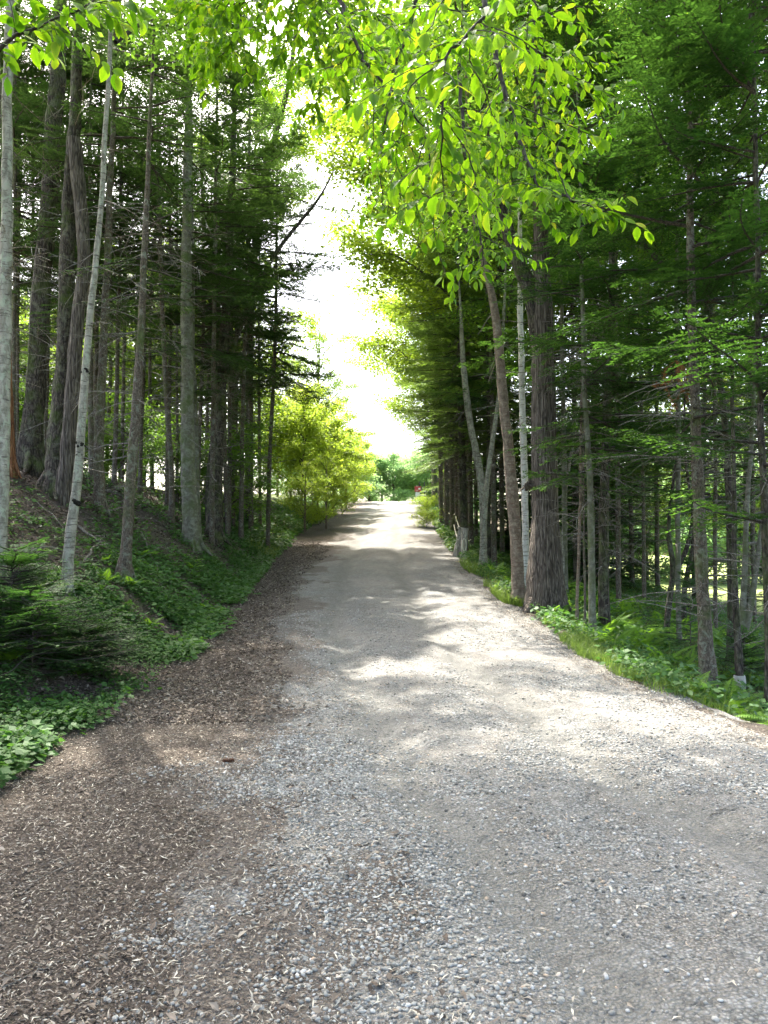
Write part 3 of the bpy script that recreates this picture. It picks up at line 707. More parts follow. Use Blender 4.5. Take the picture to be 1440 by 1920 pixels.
tree('maple_tree', 'thick dark old trunk, leftmost of the two stout trunks on top of the left bank', 'tree', 'bark_dark',
     [(58, 880, 58), (62, 800, 46), (72, 680, 42), (78, 560, 40), (92, 400, 38), (98, 280, 38), (108, 150, 34), (112, 40, 30)], 15.5, H=24, crown='mapleA', cs=1.1, cz=7, twigs=(1.5, 8, 40, 1.5), flare=1.5, rough=.09)  # wide crown set unseen above the frame to shade the near road
def shred(root, c, w, d, base):
    g = Geo(); pts = [local(x, y, d - .3, base) for x, y in ((114, 985), (122, 920), (128, 860), (133, 780), (140, 690), (146, 590), (158, 500), (155, 420), (146, 330), (140, 260))]
    tube(g, spline(pts, 24), np.linspace(.15, .12, 24), 9, 0, .12, 4); place('second_stem', g.mesh('second_stem', [MAT['bark_shaggy']], (0,)), root)
tree('maple_tree', 'stout black twin-stemmed trunk with a grey shredded stem beside it on the left bank', 'tree', 'bark_dark',
     [(106, 900, 56), (108, 820, 42), (116, 720, 38), (122, 600, 36), (128, 470, 32), (132, 360, 32), (140, 250, 26), (146, 130, 22)], 14.5, H=16, crown='slim', cs=.75, cz=9.5, twigs=(1.5, 8, 40, 1.5), flare=1.45, rough=.10, extra=shred)
tree('spruce_tree', 'mossy spruce trunk rising behind the burled birch, ending in a broken dark base', 'spruce tree', 'bark_spruce',
     [(190, 960, 24), (187, 860, 22), (192, 740, 19), (199, 600, 17), (206, 450, 15), (212, 300, 12)], 15, H=15, crown='mid', cs=.95, twigs=(1, 6, 50, 1.2))
tree('spruce_tree', 'straight brown spruce with ringed bark low on the left bank, beside the burled birch', 'spruce tree', 'bark_spruce',
     [(233, 1085, 26), (240, 1000, 24), (247, 880, 23), (256, 760, 20), (263, 650, 18), (268, 560, 16), (274, 450, 14), (279, 340, 11), (283, 190, 8)], H=14, crown='thin', cs=1.0, cz=1.0, crz=.5, twigs=(1.0, 6, 75, 1.25))
tree('spruce_tree', 'slim dark spruce standing between the ringed spruce and the smooth grey trunk', 'spruce tree', 'bark_spruce',
     [(322, 900, 12), (314, 760, 11), (307, 620, 10), (300, 450, 9)], 19, H=16, crown='mid2', twigs=(1, 8, 55, 1.2))
tree('beech_tree', 'smooth grey mossy trunk with a flared foot midway along the left bank', 'tree', 'bark_gray',
     [(360, 1032, 38), (356, 960, 34), (352, 860, 31), (351, 760, 29), (351, 660, 27), (351, 540, 24), (352, 400, 21), (354, 250, 18)], H=18, crown='mid', cs=.98, cz=.4, crz=2.2, twigs=(2.2, 7.5, 55, 1.6), flare=1.35)
tree('beech_tree', 'thin grey stem pressed against the right side of the smooth grey trunk', 'tree', 'bark_gray',
     [(373, 1012, 12), (370, 900, 11), (367, 780, 10), (362, 640, 9)], H=11, twigs=(2, 7, 20, 1), sides=8)
tree('old_maple', 'black furrowed trunk with a mossy foot standing behind the smooth grey trunk', 'tree', 'bark_dark',
     [(402, 962, 32), (406, 880, 25), (412, 780, 22), (418, 660, 20), (425, 560, 18), (432, 420, 15), (436, 300, 13)], 21, H=19, crown='mid2', cs=1.1, twigs=(2, 8, 50, 1.5), flare=1.5, rough=.1)
for lab, pth, dd, H, cr, tw in (
    ('thin grey-brown sapling trunk in green plants at the foot of the left bank', [(427, 1010, 9), (423, 920, 9), (421, 840, 8), (420, 700, 7)], None, 12, None, 26),
    ('slender dark spruce just right of the black furrowed trunk', [(438, 965, 8), (437, 850, 8), (436, 700, 7)], 26, 16, 'high', 36),
    ('slender pale-sided spruce, leftmost of the evenly spaced slim row on the left', [(452, 996, 11), (453, 900, 10), (456, 750, 9), (461, 600, 8), (464, 480, 7)], 24, 17, 'mid2', 50),
    ('slender spruce in the middle of the evenly spaced slim row on the left', [(470, 975, 10), (469, 850, 9), (468, 700, 8), (467, 540, 7)], 27, 18, 'reach', 50),
    ('slender spruce with peeling bark right of the slim row on the left', [(488, 960, 7), (487, 850, 7), (486, 700, 6)], 31, 18, 'mid2', 40),
    ('dark leaning spruce closest to the road on the left, side branches bare against light', [(503, 988, 9), (505, 900, 9), (509, 800, 8), (514, 700, 8), (519, 580, 7), (521, 420, 5)], 26, 15, 'reach', 70),
    ('thin dark spruce in the shade left of the ringed spruce', [(213, 930, 11), (215, 780, 10), (219, 600, 9)], 20, 15, 'mid2', 40),
    ('thin spruce right behind the foot of the ringed spruce', [(262, 930, 10), (264, 800, 9), (268, 640, 8)], 22, 17, 'mid2', 40),
    ('thin pale stem between the slim dark spruce and the smooth grey trunk', [(333, 940, 8), (332, 820, 7), (331, 680, 6)], 24, 15, 'high', 30),
    ('thin dark stem with a crooked top behind the grey trunk and its companion', [(385, 930, 8), (388, 800, 7), (392, 660, 6)], 27, 15, 'high', 35),
    ('thin spruce at the top of the left bank between the two stout dark trunks', [(84, 870, 10), (88, 700, 9), (94, 500, 8)], 21, 14, 'mid', 30),
    ('thin dark spruce left of the two stout trunks near the left edge', [(32, 860, 9), (31, 700, 8), (30, 500, 8), (32, 300, 7)], 19, 14, 'mid', 34),
    ('spruce with a knotted mossy trunk right of the burled birch, half hidden by twigs', [(172, 900, 13), (171, 800, 12), (169, 640, 10)], 19, 15, 'mid2', 34)):
    tree('spruce_tree', lab, 'spruce tree', 'bark_spruce', pth, dd, H=H, crown=cr, twigs=(1.0, 9, tw, 1.3), sides=8)
tree('leaning_tree', 'long dead trunk leaning far right through the dark spruces left of the road', 'tree', 'bark_dark',
     [(392, 900, 14), (410, 760, 13), (440, 640, 12), (482, 535, 11), (530, 455, 9), (580, 392, 7), (606, 355, 5), (625, 318, 3)], 23, H=1, twigs=(6, 12.5, 24, 1.6), sides=8)
tree('broadleaf_tree', 'tall limbed broadleaf tree curving up behind the left spruces', 'tree', 'bark_dark',
     [(468, 900, 16), (470, 640, 15), (478, 480, 14), (500, 320, 13), (530, 210, 12), (545, 140, 10), (560, 20, 8)], 30, H=22, crown='slim', cs=.85, cz=8, sides=8)
tree('broadleaf_tree', 'tall airy yellow-green tree whose crown fills the gap above the left spruces', 'tree', 'bark_dark', [(462, 930, 11), (466, 700, 10), (476, 500, 9)], 35, H=25, crown='vase', cs=.62, cz=9, sides=8)
tree('broadleaf_tree', 'tall pale yellow-green tree standing beyond the sunlit thicket, left of the sky gap', 'tree', 'bark_dark', [(592, 930, 7), (594, 800, 6), (597, 700, 5)], 76, H=20, crown='tall', cs=.95, cz=-.5, sides=7)
tree('broadleaf_tree', 'tall pale yellow-green tree standing past the hemlocks, right of the sky gap', 'tree', 'bark_dark', [(812, 930, 7), (810, 800, 6), (806, 700, 5)], 66, H=22, crown='tall', cs=1.1, cz=-.5, sides=7)
# rows behind on the bank and beyond, each a tree of its own
r = np.random.default_rng(99)
rows = [(int(x), 22 + (i * 7) % 13) for i, x in enumerate(np.linspace(-60, 430, 18))]
for i, (px, dd) in enumerate(rows):
    if px > 480: dd = 34 + (i % 4) * 3
    w = 9 + (i * 5) % 5
    tree('spruce_tree', 'slim half-hidden spruce in the shaded back rows of the left-hand wood', 'spruce tree', 'bark_spruce', [(px, 900, w), (px + r.normal(3, 4), 600, w * .85), (px + r.normal(8, 6), 300, w * .7)],
         dd, H=12 + r.uniform(0, 2), crown=('mid2', 'mid', 'thin', 'mid')[i % 4], twigs=(1, 7, 30, 1.2), group='half-hidden spruces in the back rows on the left', sides=7)
for px, dd, lab in ((22, 18, 'bushy dark spruce just right of the left edge birch'), (118, 20, 'full-crowned dark spruce behind the twin-stemmed trunk'), (178, 22, 'full-crowned dark spruce showing right of the burled birch'), 
                    (398, 20, 'full-crowned dark spruce in front of the black furrowed trunk'), (440, 31, 'dense dark spruce behind the left-hand slim row')):
    tree('spruce_tree', lab, 'spruce tree', 'bark_spruce', [(px, 920, 11), (px + 2, 700, 10), (px + 6, 400, 8)], dd, H=16, crown='full', cs=.95, twigs=(1, 5, 30, 1.2), sides=8)
# ------------------------------------------------------------------ trees right of the road
def stub(root, c, w, d, base):
    g = Geo(); r = np.random.default_rng(3); p = local(998, 915, d - .3, base)
    for k in range(12):
        a = r.uniform(0, 1.6); L = r.uniform(.12, .32)
        tube(g, [p + r.normal(0, .04, 3), p + np.array([-.16 * math.cos(a), -.1, .10 * math.sin(a)]), p + np.array([-L * math.cos(a) * .9, -.12, L * (math.sin(a) - .3)])], [.03, .022, .008], 5, 0, .2, k)
    place('broken_stub', g.mesh('broken_stub', [MAT['bark_shaggy']], (0,)), root)
    g = Geo(); pts = [local(x, y, d, base) for x, y in ((1010, 640), (998, 560), (975, 500), (955, 440), (938, 390), (925, 300), (915, 200))]
    tube(g, spline(pts, 26), np.linspace(.17, .08, 26), 10, 0, .06, 8); place('limb', g.mesh('limb', [MAT['bark_dark']], (0,)), root)
tree('maple_tree', 'massive maple with shaggy furrowed bark and a broken stub, thickest trunk right of the road', 'maple tree', 'bark_shaggy',
     [(1025, 1128, 70), (1023, 1060, 66), (1022, 960, 58), (1020, 860, 53), (1019, 760, 50), (1017, 660, 48), (1016, 590, 46), (1014, 500, 34), (1012, 380, 30), (1010, 200, 26)], 14.2, H=17, crown='mapleA', cs=1.05, cz=3, flare=1.4, rough=.06, extra=stub, sides=26)
tree('birch_tree', 'stout tan birch trunk with rough bark directly left of the massive maple', 'birch tree', 'bark_tan',
     [(974, 1112, 28), (968, 1020, 26), (960, 920, 25), (953, 830, 23), (944, 740, 21), (936, 640, 19), (925, 560, 17), (905, 480, 14), (893, 400, 12)], 15, H=14, crown='slim', cz=2.5, twigs=(2, 6, 16, .9), sides=14)
tree('birch_tree', 'white-barked birch squeezed between the tan birch and the massive maple', 'birch tree', 'bark_white',
     [(986, 1085, 15), (985, 980, 15), (983, 860, 15), (980, 760, 14), (977, 620, 13)], 17.5, H=14, crown='slim', cz=3)
tree('birch_tree', 'crooked pale birch bent halfway up, left of the tan birch', 'birch tree', 'bark_birch',
     [(906, 985, 15), (904, 930, 15), (899, 880, 15), (890, 835, 14), (882, 795, 13), (877, 760, 14), (870, 700, 12), (866, 640, 10)], 23, H=9, sides=12)
tree('birch_tree', 'slim lichen-spotted birch leaning right, its foot beside the short cut post', 'birch tree', 'bark_birch',
     [(903, 1066, 13), (907, 1000, 12), (911, 930, 12), (919, 860, 11), (930, 790, 9), (938, 720, 8), (944, 620, 7)], H=11, crown='slim', cs=.85, cz=2.5, twigs=(2, 6, 14, .8))
tree('spruce_tree', 'dark rough spruce trunk with pale specks in front of the close-set slim spruces', 'spruce tree', 'bark_dark',
     [(870, 1030, 17), (869, 960, 16), (867, 880, 15), (865, 800, 14), (863, 700, 12)], 26, H=16, crown='hem', twigs=(2, 8, 40, 1.2))
for k, (px, w, dd, lab) in enumerate(((828, 10, 38, 'slim tan spruce, nearest the road among the close-set trunks on the right'), (838, 9, 36, 'slim spruce with a bright left side, second from the road among the close-set trunks'),
        (848, 10, 34, 'slim brown spruce, third from the road among the close-set trunks'), (857, 9, 32, 'slim dark spruce, fourth from the road among the close-set trunks'),
        (843, 8, 40, 'thin brown trunk between the slim spruces of the close-set group'), (853, 8, 37, 'thin shaded trunk deep in the close-set group'), (863, 9, 30, 'slim brown trunk just left of the specked spruce'), (877, 8, 35, 'thin trunk showing past the right side of the specked spruce'),
        (883, 12, 29, 'dark spruce trunk right of the specked one, behind the crooked birch'), (893, 9, 33, 'thin shaded spruce behind the bend of the crooked birch'),
        (926, 11, 24, 'dark spruce trunk in shade behind the tan birch'), (941, 10, 28, 'thin spruce between the slim leaning birch and the tan birch'),
        (1060, 12, 19, 'smooth grey slim trunk just right of the massive maple'), (1078, 9, 24, 'thin dark spruce behind the thin stakes right of the maple'))):
    tree('spruce_tree', lab, 'spruce tree', 'bark_gray' if px == 1060 else 'bark_spruce', [(px, 985 if dd > 20 else 1100, w), (px - 2, 850, w * .95), (px - 5, 700, w * .85), (px - 7, 560, w * .7)], dd, H=14 + (k % 3) * 1.5,
         crown=('hem', 'hem', 'mid2', 'hem', None, 'high', 'hem', None, 'hem', 'high', 'low2', 'hem', 'low2', 'hem')[k], cz=1.0, twigs=(1.5, 7, 45, 1.1), sides=9)
tree('birch_sapling', 'thin pale birch leaning left to right behind the massive maple', 'birch tree', 'bark_birch', [(1056, 1010, 7), (1062, 920, 7), (1076, 830, 6), (1090, 760, 5), (1098, 690, 4)], 19, H=7, twigs=(2, 5, 10, .6), sides=7)
for lab, pth, dd, bk in (('thin bare stem, left one of the two thin stakes right of the maple', [(1079, 1150, 8), (1083, 1060, 7), (1086, 950, 7), (1088, 820, 6)], 13.2, 'bark_tan'),
                     ('thin bare stem, right one of the two thin stakes right of the maple', [(1096, 1165, 6), (1096, 1080, 5), (1094, 980, 4)], 12.8, 'bark_spruce')):
    tree('young_tree', lab, 'sapling', bk, pth, dd, H=5, twigs=(1, 4.5, 26, .6), sides=7)
tree('spruce_tree', 'smooth straight young spruce trunk standing in the ferns right of the maple', 'spruce tree', 'bark_gray',
     [(1111, 1198, 16), (1110, 1100, 15), (1108, 960, 15), (1104, 860, 13), (1098, 760, 11), (1094, 640, 10)], H=12, crown='low2', cs=.82, twigs=(1.2, 5, 60, 1.1))
tree('spruce_tree', 'dark trunk with white lichen down its right side between two young spruces', 'spruce tree', 'bark_dark',
     [(1133, 1172, 25), (1132, 1060, 22), (1133, 950, 21), (1137, 850, 20), (1142, 720, 17), (1150, 560, 14)], 13.4, H=14, crown='low2', twigs=(1.2, 7, 75, 1.6), crz=1.0)
def fork(root, c, w, d, base):
    g = Geo(); pts = [local(x, y, d, base) for x, y in ((1262, 1075), (1278, 1050), (1290, 1020), (1300, 960), (1290, 900), (1284, 850))]
    tube(g, spline(pts, 16), np.linspace(.06, .02, 16), 7, 0, .08, 3); place('limb', g.mesh('limb', [MAT['bark_dark']], (0,)), root)
tree('crooked_tree', 'crooked forked dark tree standing in the ferns against the bright meadow', 'tree', 'bark_dark',
     [(1250, 1172, 13), (1256, 1110, 13), (1262, 1068, 13), (1254, 1000, 10), (1258, 940, 8), (1266, 880, 7), (1280, 800, 5)], 14, H=6.5, extra=fork, twigs=(1, 5, 20, .7), sides=8, crown='slim', cs=.6, cz=1.5)
tree('crooked_tree', 'slanting dark stem against the bright meadow left of the big right spruce', 'tree', 'bark_dark',
     [(1282, 1125, 12), (1290, 1070, 11), (1302, 1010, 9), (1312, 920, 7)], 17, H=6, twigs=(1, 5, 16, .7), sides=8)
tree('fir_tree', 'tall ringed-bark fir with layered boughs, stoutest trunk at the far right', 'fir tree', 'bark_spruce',
     [(1326, 1262, 36), (1320, 1170, 29), (1315, 1080, 27), (1309, 950, 24), (1304, 840, 22), (1298, 700, 20), (1292, 580, 18), (1288, 430, 15), (1284, 200, 10)], 9.6, H=13, crown='low', cs=.88, cz=1.3, crz=.4, twigs=(.8, 4.5, 80, 1.2), sides=14)
tree('fir_tree', 'dark fir directly behind the stoutest right trunk, curving up to the right', 'fir tree', 'bark_dark',
     [(1368, 1232, 18), (1370, 1100, 16), (1367, 960, 15), (1358, 800, 14), (1344, 690, 14), (1330, 590, 12), (1325, 450, 10)], 11.5, H=14, crown='low', cs=.95, crz=2.8, cz=.4, twigs=(1, 5, 60, 1.2))
def second(root, c, w, d, base):
    g = Geo(); pts = [local(x, y, d, base) for x, y in ((1396, 1180), (1410, 1120), (1420, 1050), (1432, 960))]
    tube(g, spline(pts, 14), np.linspace(.06, .03, 14), 7, 0, .08, 3); place('second_stem', g.mesh('second_stem', [MAT['bark_gray']], (0,)), root)
tree('grey_forked_tree', 'grey forked tree leaning outward near the right edge against the bright meadow', 'tree', 'bark_gray',
     [(1388, 1235, 15), (1394, 1150, 14), (1398, 1060, 13), (1400, 950, 11), (1408, 800, 8)], 11, H=8, extra=second, twigs=(1, 5, 18, .8), sides=9, crown='slim', cs=.6, cz=2.2)
tree('fir_tree', 'dense dark fir at the right edge with boughs hanging over the ferns', 'fir tree', 'bark_dark',
     [(1440, 1262, 18), (1437, 1100, 16), (1434, 900, 15), (1430, 700, 13)], 8.6, H=12, crown='low', cs=.85, cz=.1, crz=4.4, twigs=(.8, 3.5, 40, .9))
tree('birch_stump_tree', 'short broken birch stem with peeling white foot right of the stoutest right trunk', 'tree', 'bark_dark',
     [(1386, 1262, 17), (1384, 1180, 15), (1380, 1080, 12), (1378, 950, 10)], 10.3, H=7, sides=9,
     extra=lambda root, c, w, d, base: place('peeling_bark', (lambda g: (tube(g, [[c[4][0], 0, .02], [c[4][0] + .003, 0, .10], [c[4][0], 0, .2]], [.075, .078, .07], 10, 0, .05, 2), g.mesh('peeling_bark', [MAT['bark_white']], (0,)))[1])(Geo()), root))
for i, (px, dd, w, cr) in enumerate(((1160, 18, 11, 'low'), (1185, 24, 10, 'hem'), (1208, 20, 8, 'low2'), (1232, 28, 10, 'hem'), (1340, 16, 9, 'low2'), (1412, 19, 10, 'low'), (1455, 14, 14, 'low2'), (1010, 26, 12, 'hem'), (955, 33, 10, 'hem'),
                                     (1115, 29, 11, 'hem'), (912, 40, 12, 'hem'), (866, 44, 11, 'hem'), (1480, 22, 12, 'low'), (1040, 36, 12, 'hem'), (1320, 22, 9, 'low2'), (1160, 40, 12, 'hem'))):
    tree('fir_tree', 'slim fir in the shaded back rows of the right-hand wood', 'fir tree', 'bark_spruce', [(px, 1050, w), (px - 3, 700, w * .8), (px - 8, 300, w * .6)], dd, H=13 + (i % 4),
         crown=cr, cs=.9 + .05 * (i % 4), twigs=(.8, 6, 55, 1.3), group='slim firs in the back rows on the right', sides=7)
# hemlocks whose lit boughs reach over the far part of the road
for px, dd, lab in ((832, 47, 'light green hemlock at the far end of the right-hand trees, boughs low over the road'), (846, 41, 'green hemlock with sunlit boughs behind the close-set trunks'), (824, 56, 'small pale green hemlock farthest along the right roadside')):
    tree('hemlock_tree', lab, 'hemlock tree', 'bark_spruce', [(px, 960, 9), (px - 3, 800, 8), (px - 4, 650, 6)], dd, H=15, crown='hem', cs=.95, cz=-.9, sides=7)
for i, (px, dd, H, cs, cz, lab) in enumerate(((836, 40, 24, 1.1, -.5, 'tall yellow-green broadleaf tree arching over the road from the right'), (868, 31, 22, .98, 3.0, 'yellow-green broadleaf crown above the close-set right trunks'),
        (915, 25, 22, 1.08, 2, 'bright green broadleaf crown behind the hanging beech twigs'), (815, 54, 22, 1.1, -1, 'farthest tall yellow-green tree on the right roadside'), (1120, 24, 14, .95, 2, 'bright leafy tree above the firs at the upper right'), (1300, 26, 14, .95, 1.0, 'leafy green tree showing through the firs on the far right'),
        (1210, 40, 14, 1.0, -1, 'sunlit broadleaf tree at the meadow edge behind the right firs'), (1400, 34, 13, .9, -1, 'sunlit broadleaf tree behind the dark fir at the right edge'))):
    tree('broadleaf_tree', lab, 'tree', 'bark_dark', [(px, 980, 12), (px + 2, 700, 10), (px - 6, 400, 8)], dd, H=H, crown='vase' if i < 4 else 'yel', cs=cs, cz=cz, sides=8)
tree('maple_tree', 'leafy green tree filling the top right corner above the firs', 'maple tree', 'bark_gray', [(1272, 1150, 12), (1270, 700, 11), (1268, 100, 9)], 13, H=14, crown='mapleB', cs=1.0, cz=2.5, sides=9)
for i, px in enumerate((1030, 1090, 1150, 1210, 1265, 1325, 1385, 1440, 1500)):
    tree('broadleaf_tree', 'sunlit tree in the row beyond the meadow, seen between the right-hand trunks', 'tree', 'bark_dark', [(px, 1040, 6), (px, 990, 5)], 50 + (i * 5) % 11, H=10, crown=('yel', 'farA')[i % 2], cs=.8 + .1 * (i % 3), cz=-2.4,
         group='sunlit trees beyond the meadow', sides=6)
# ------------------------------------------------------------------ young sunlit trees on the left beyond the spruces
for i, (px, dd, cr, cs, lab) in enumerate(((566, 40, 'young', 1.0, 'young yellow-green tree, nearest the dark leaning spruce in the sunlit thicket'), (596, 43, 'young', 1.05, 'young yellow-green tree with two thin stems in the middle of the sunlit thicket'),
        (625, 47, 'young', 1.0, 'taller yellow-green tree towards the road end of the sunlit thicket'), (648, 52, 'young2', 1.1, 'round yellow-green bushy tree where the sunlit thicket meets the road'), (664, 60, 'young2', 1.0, 'small yellow-green bushy tree farthest along the left roadside'),
        (545, 46, 'young', 1.15, 'young green tree showing behind the bare side branches of the leaning spruce'), (520, 52, 'young', 1.2, 'yellow-green tree behind the slim spruce row on the left'), (612, 36, 'young2', .7, 'low yellow-green bush at the foot of the sunlit thicket'),
        (572, 34, 'young2', .62, 'low green bush beside the dead-leaf slope on the left roadside'))):
    tree('young_tree', lab, 'young tree', 'bark_tan', [(px, 930, 5), (px + 1, 905, 4)], dd, H=6.4 * cs if cr == 'young' else 4.3 * cs, crown=cr, cs=cs, sides=6)
for i, px in enumerate(np.linspace(-90, 450, 13)):
    dd = 36 + (i * 5) % 13
    tree('broadleaf_tree', 'sunlit yellow-green tree glowing behind the trunks of the left-hand wood', 'tree', 'bark_dark', [(int(px), 880, 9), (int(px) + 3, 700, 8)], dd, H=10, crown='yel', cs=.95 + .12 * (i % 3), cz=-2.6,
         group='sunlit trees behind the left-hand wood', sides=6)
for i, px in enumerate(np.linspace(-120, 470, 13)):
    dd = 24 + (i * 5) % 9
    p = at(px, 900, dd); t = empty('understory_bush', (p[0], dd, gz(p[0], dd)), 'leafy green bush in the shade between the trunks of the left-hand wood', 'bush', 'bushes between the left-hand trunks')
    place('foliage', CR['under'], t, (0, 0, -.1), i * 1.3, .55 + .12 * (i % 3))
for i, px in enumerate(np.linspace(930, 1520, 24)):
    dd = 17 + (i * 7) % 19
    if dd < 30 and 1220 < px < 1480: dd += 12
    if px < 1010: dd = max(dd, 30)
    if px > 1060: dd = max(dd, 24)
    if 1200 < px < 1470: continue
    p = at(px, 1050, dd); t = empty('understory_fir', (p[0], dd, gz(p[0], dd)), 'low dark fir in the thicket between the right-hand trunks', 'fir tree', 'low firs in the right-hand thicket')
    g = Geo(); tube(g, [[0, 0, -.2], [0, 0, 2], [0, 0, 7]], [.08, .06, .01], 6); place('trunk', g.mesh('trunk', [MAT['bark_spruce']], (0,)), t)
    place('crown', CR['under_fir'], t, (0, 0, -.1), i * 1.3, .8 + .12 * (i % 3))
# ------------------------------------------------------------------ far trees past the crest
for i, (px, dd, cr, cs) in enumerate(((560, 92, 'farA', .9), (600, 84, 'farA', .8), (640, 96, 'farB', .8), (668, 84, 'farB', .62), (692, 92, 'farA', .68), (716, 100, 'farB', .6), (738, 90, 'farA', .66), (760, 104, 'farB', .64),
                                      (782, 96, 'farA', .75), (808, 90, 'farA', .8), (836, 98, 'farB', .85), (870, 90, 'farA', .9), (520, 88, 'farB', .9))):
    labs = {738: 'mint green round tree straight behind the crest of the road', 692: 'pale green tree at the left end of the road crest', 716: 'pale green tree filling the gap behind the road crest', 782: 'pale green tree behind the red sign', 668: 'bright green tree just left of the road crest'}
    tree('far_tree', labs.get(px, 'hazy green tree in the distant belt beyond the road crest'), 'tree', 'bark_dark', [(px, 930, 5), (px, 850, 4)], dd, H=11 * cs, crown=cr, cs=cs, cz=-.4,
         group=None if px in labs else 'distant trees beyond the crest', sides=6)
# ------------------------------------------------------------------ trees added just outside the frame to shade the near road
for i, (x, y, cr, cs, cz) in enumerate(((-5.4, 10.0, 'mapleA', 1.2, 4.6), (-5.6, 2.0, 'mapleA', 1.1, 2.0), (6.6, 6.0, 'mapleB', 1.2, 4.6), (-5.0, -3.0, 'mapleA', 1.1, 0), (6.5, 0.5, 'mapleB', 1.1, 3.0), (-8.5, 7.5, 'mid', 1.0, 0))):
    zg = gz(x, y); t = empty('added_shade_tree', (x, y, zg), 'tall tree added just out of view so its crown shades the near road', 'tree', 'added trees shading the near road')
    g = Geo(); n = 30; zz = np.linspace(-.3, 14 * cs, n); tube(g, np.column_stack([np.sin(zz * .3 + i) * .1, np.cos(zz * .25 + i) * .1, zz]), np.linspace(.2, .03, n), 10, 0, .05, i)
    place('trunk', g.mesh('trunk', [MAT['bark_spruce']], (0,)), t); place('crown', CR[cr], t, (0, 0, cz), i * 1.1, cs)

# ------------------------------------------------------------------ overhanging twigs with big leaves
def leaf_blades(g, b, d, n, L, W, tint):
    """pointed, folded and drooping leaf blades: 5 rows x 3 columns"""
    d = unit(d); s = unit(np.cross(d, n)); u = np.cross(s, d); N = len(b)
    prof_w = np.array([.06, .72, 1.0, .66, .0]); ts = np.array([0, .22, .48, .76, 1.0])
    L = L[:, None]; W = W[:, None]; rr = np.random.default_rng(N)
    fold = rr.uniform(.05, .45, (N, 1)); curl = rr.uniform(-.05, .35, (N, 1)); tw = rr.normal(0, .25, (N, 1))
    rows = []
    for t, w in zip(ts, prof_w):
        c = b + d * L * t - u * (curl * L * t ** 2)
        s2 = unit(s + u * tw * t)
        rows += [c - s2 * W * w / 2 + u * W * w * fold * .5, c, c + s2 * W * w / 2 + u * W * w * fold * .5]
    V = np.stack(rows, 1); q = []
    for i in range(4):
        for j in range(2): q.append([i * 3 + j, i * 3 + j + 1, i * 3 + j + 4, i * 3 + j + 3])
    K = np.arange(N)[:, None, None] * 15 + np.array(q)[None]
    tv = np.repeat(tint, 15).reshape(-1, 15); tv[:, 1::3] -= .22; tv[:, 0::3] += .05; g.add(V.reshape(-1, 3), quads=K.reshape(-1, 4), tint=tv.ravel())
def leafy_branch(label, twigs, seed, leaf=.064, gap=.0165, stem=.004, group=None, dense=1.0):
    """twigs: list of pixel polylines (x, y, distance); the first is the main stem"""
    r = np.random.default_rng(seed)
    root_p = at(*twigs[0][0]); root = empty('overhanging_branch', root_p, label, 'branch', group)
    gw, gl = Geo(), Geo()
    for k, tw in enumerate(twigs):
        P = np.array([at(*q) for q in tw]) - root_p; ln = np.linalg.norm(np.diff(P, axis=0), axis=1).sum()
        n = max(8, int(ln / .03)); c = spline(P, n); c[1:] += r.normal(0, .003, (n - 1, 3))
        r0 = stem * (2.2 if k == 0 else 1.0) * min(1.3, ln); tube(gw, c, np.linspace(max(r0, .0022), .0012, n), 5, 0)
        subs = [c]
        if ln > .35:                       # side shoots, left and right in turn
            tot = np.linspace(0, 1, n); m = int(ln / .055 * dense); sd = 1
            for j in range(m):
                f = .15 + .8 * (j + r.uniform(0, .8)) / m; i = min(n - 2, int(f * n)); td = unit(c[i + 1] - c[i]); sd = -sd
                side = unit(np.cross(td, [0, 0, 1.0]) + np.array([0, 0, .001])) * sd
                l = r.uniform(.12, .30) * (1.15 - .5 * f); dv = unit(td * .6 + side * .9 + r.normal(0, .3, 3) + np.array([0, 0, -.15]))
                e = c[i] + dv * l + np.array([0, 0, -.25 * l * l]); q = spline([c[i], c[i] + dv * l * .5 + np.array([0, 0, .01]), e], max(5, int(l / .03)))
                tube(gw, q, np.linspace(.0018, .0008, len(q)), 3, 0, cap=False); subs.append(q)
        for q in subs:
            L = np.linalg.norm(np.diff(q, axis=0), axis=1).sum(); m = max(3, int(L / gap)); sd = 1
            f = (np.arange(m) + r.uniform(.2, .8, m)) / m; f = f[f > (.12 if q is c else .05)]; f = np.append(f, 1.0); m = len(f)
            idx = f * (len(q) - 1); i0 = np.clip(idx.astype(int), 0, len(q) - 2); b = q[i0] + (q[i0 + 1] - q[i0]) * (idx - i0)[:, None]
            td = unit(q[i0 + 1] - q[i0]); alt = np.where(np.arange(m) % 2 == 0, 1, -1)[:, None]
            side = unit(np.cross(td, np.array([0, 0, 1.0])) + 1e-4) * alt; side[-1] *= 0
            d = unit(td * .55 + side * .8 + np.array([0, 0, -.55]) + r.normal(0, .28, (m, 3)))
            nn = np.array([0, -.25, 1.0]) + r.normal(0, .38, (m, 3)) + side * .2
            Lf = leaf * r.uniform(.5, 1.2, m); Lf[-1] = leaf * r.uniform(.8, 1.1)
            tn = np.clip(r.normal(.42, .24, m), 0, .85); tn[r.uniform(0, 1, m) < .02] = 1
            leaf_blades(gl, b + d * .006, d, nn, Lf, Lf * r.uniform(.46, .60, m), tn)
    place('stem', gw.mesh('stem', [MAT['limb']], (0,)), root); place('leaves', gl.mesh('leaves', [MAT['near_leaf']], (0,)), root)
    return root
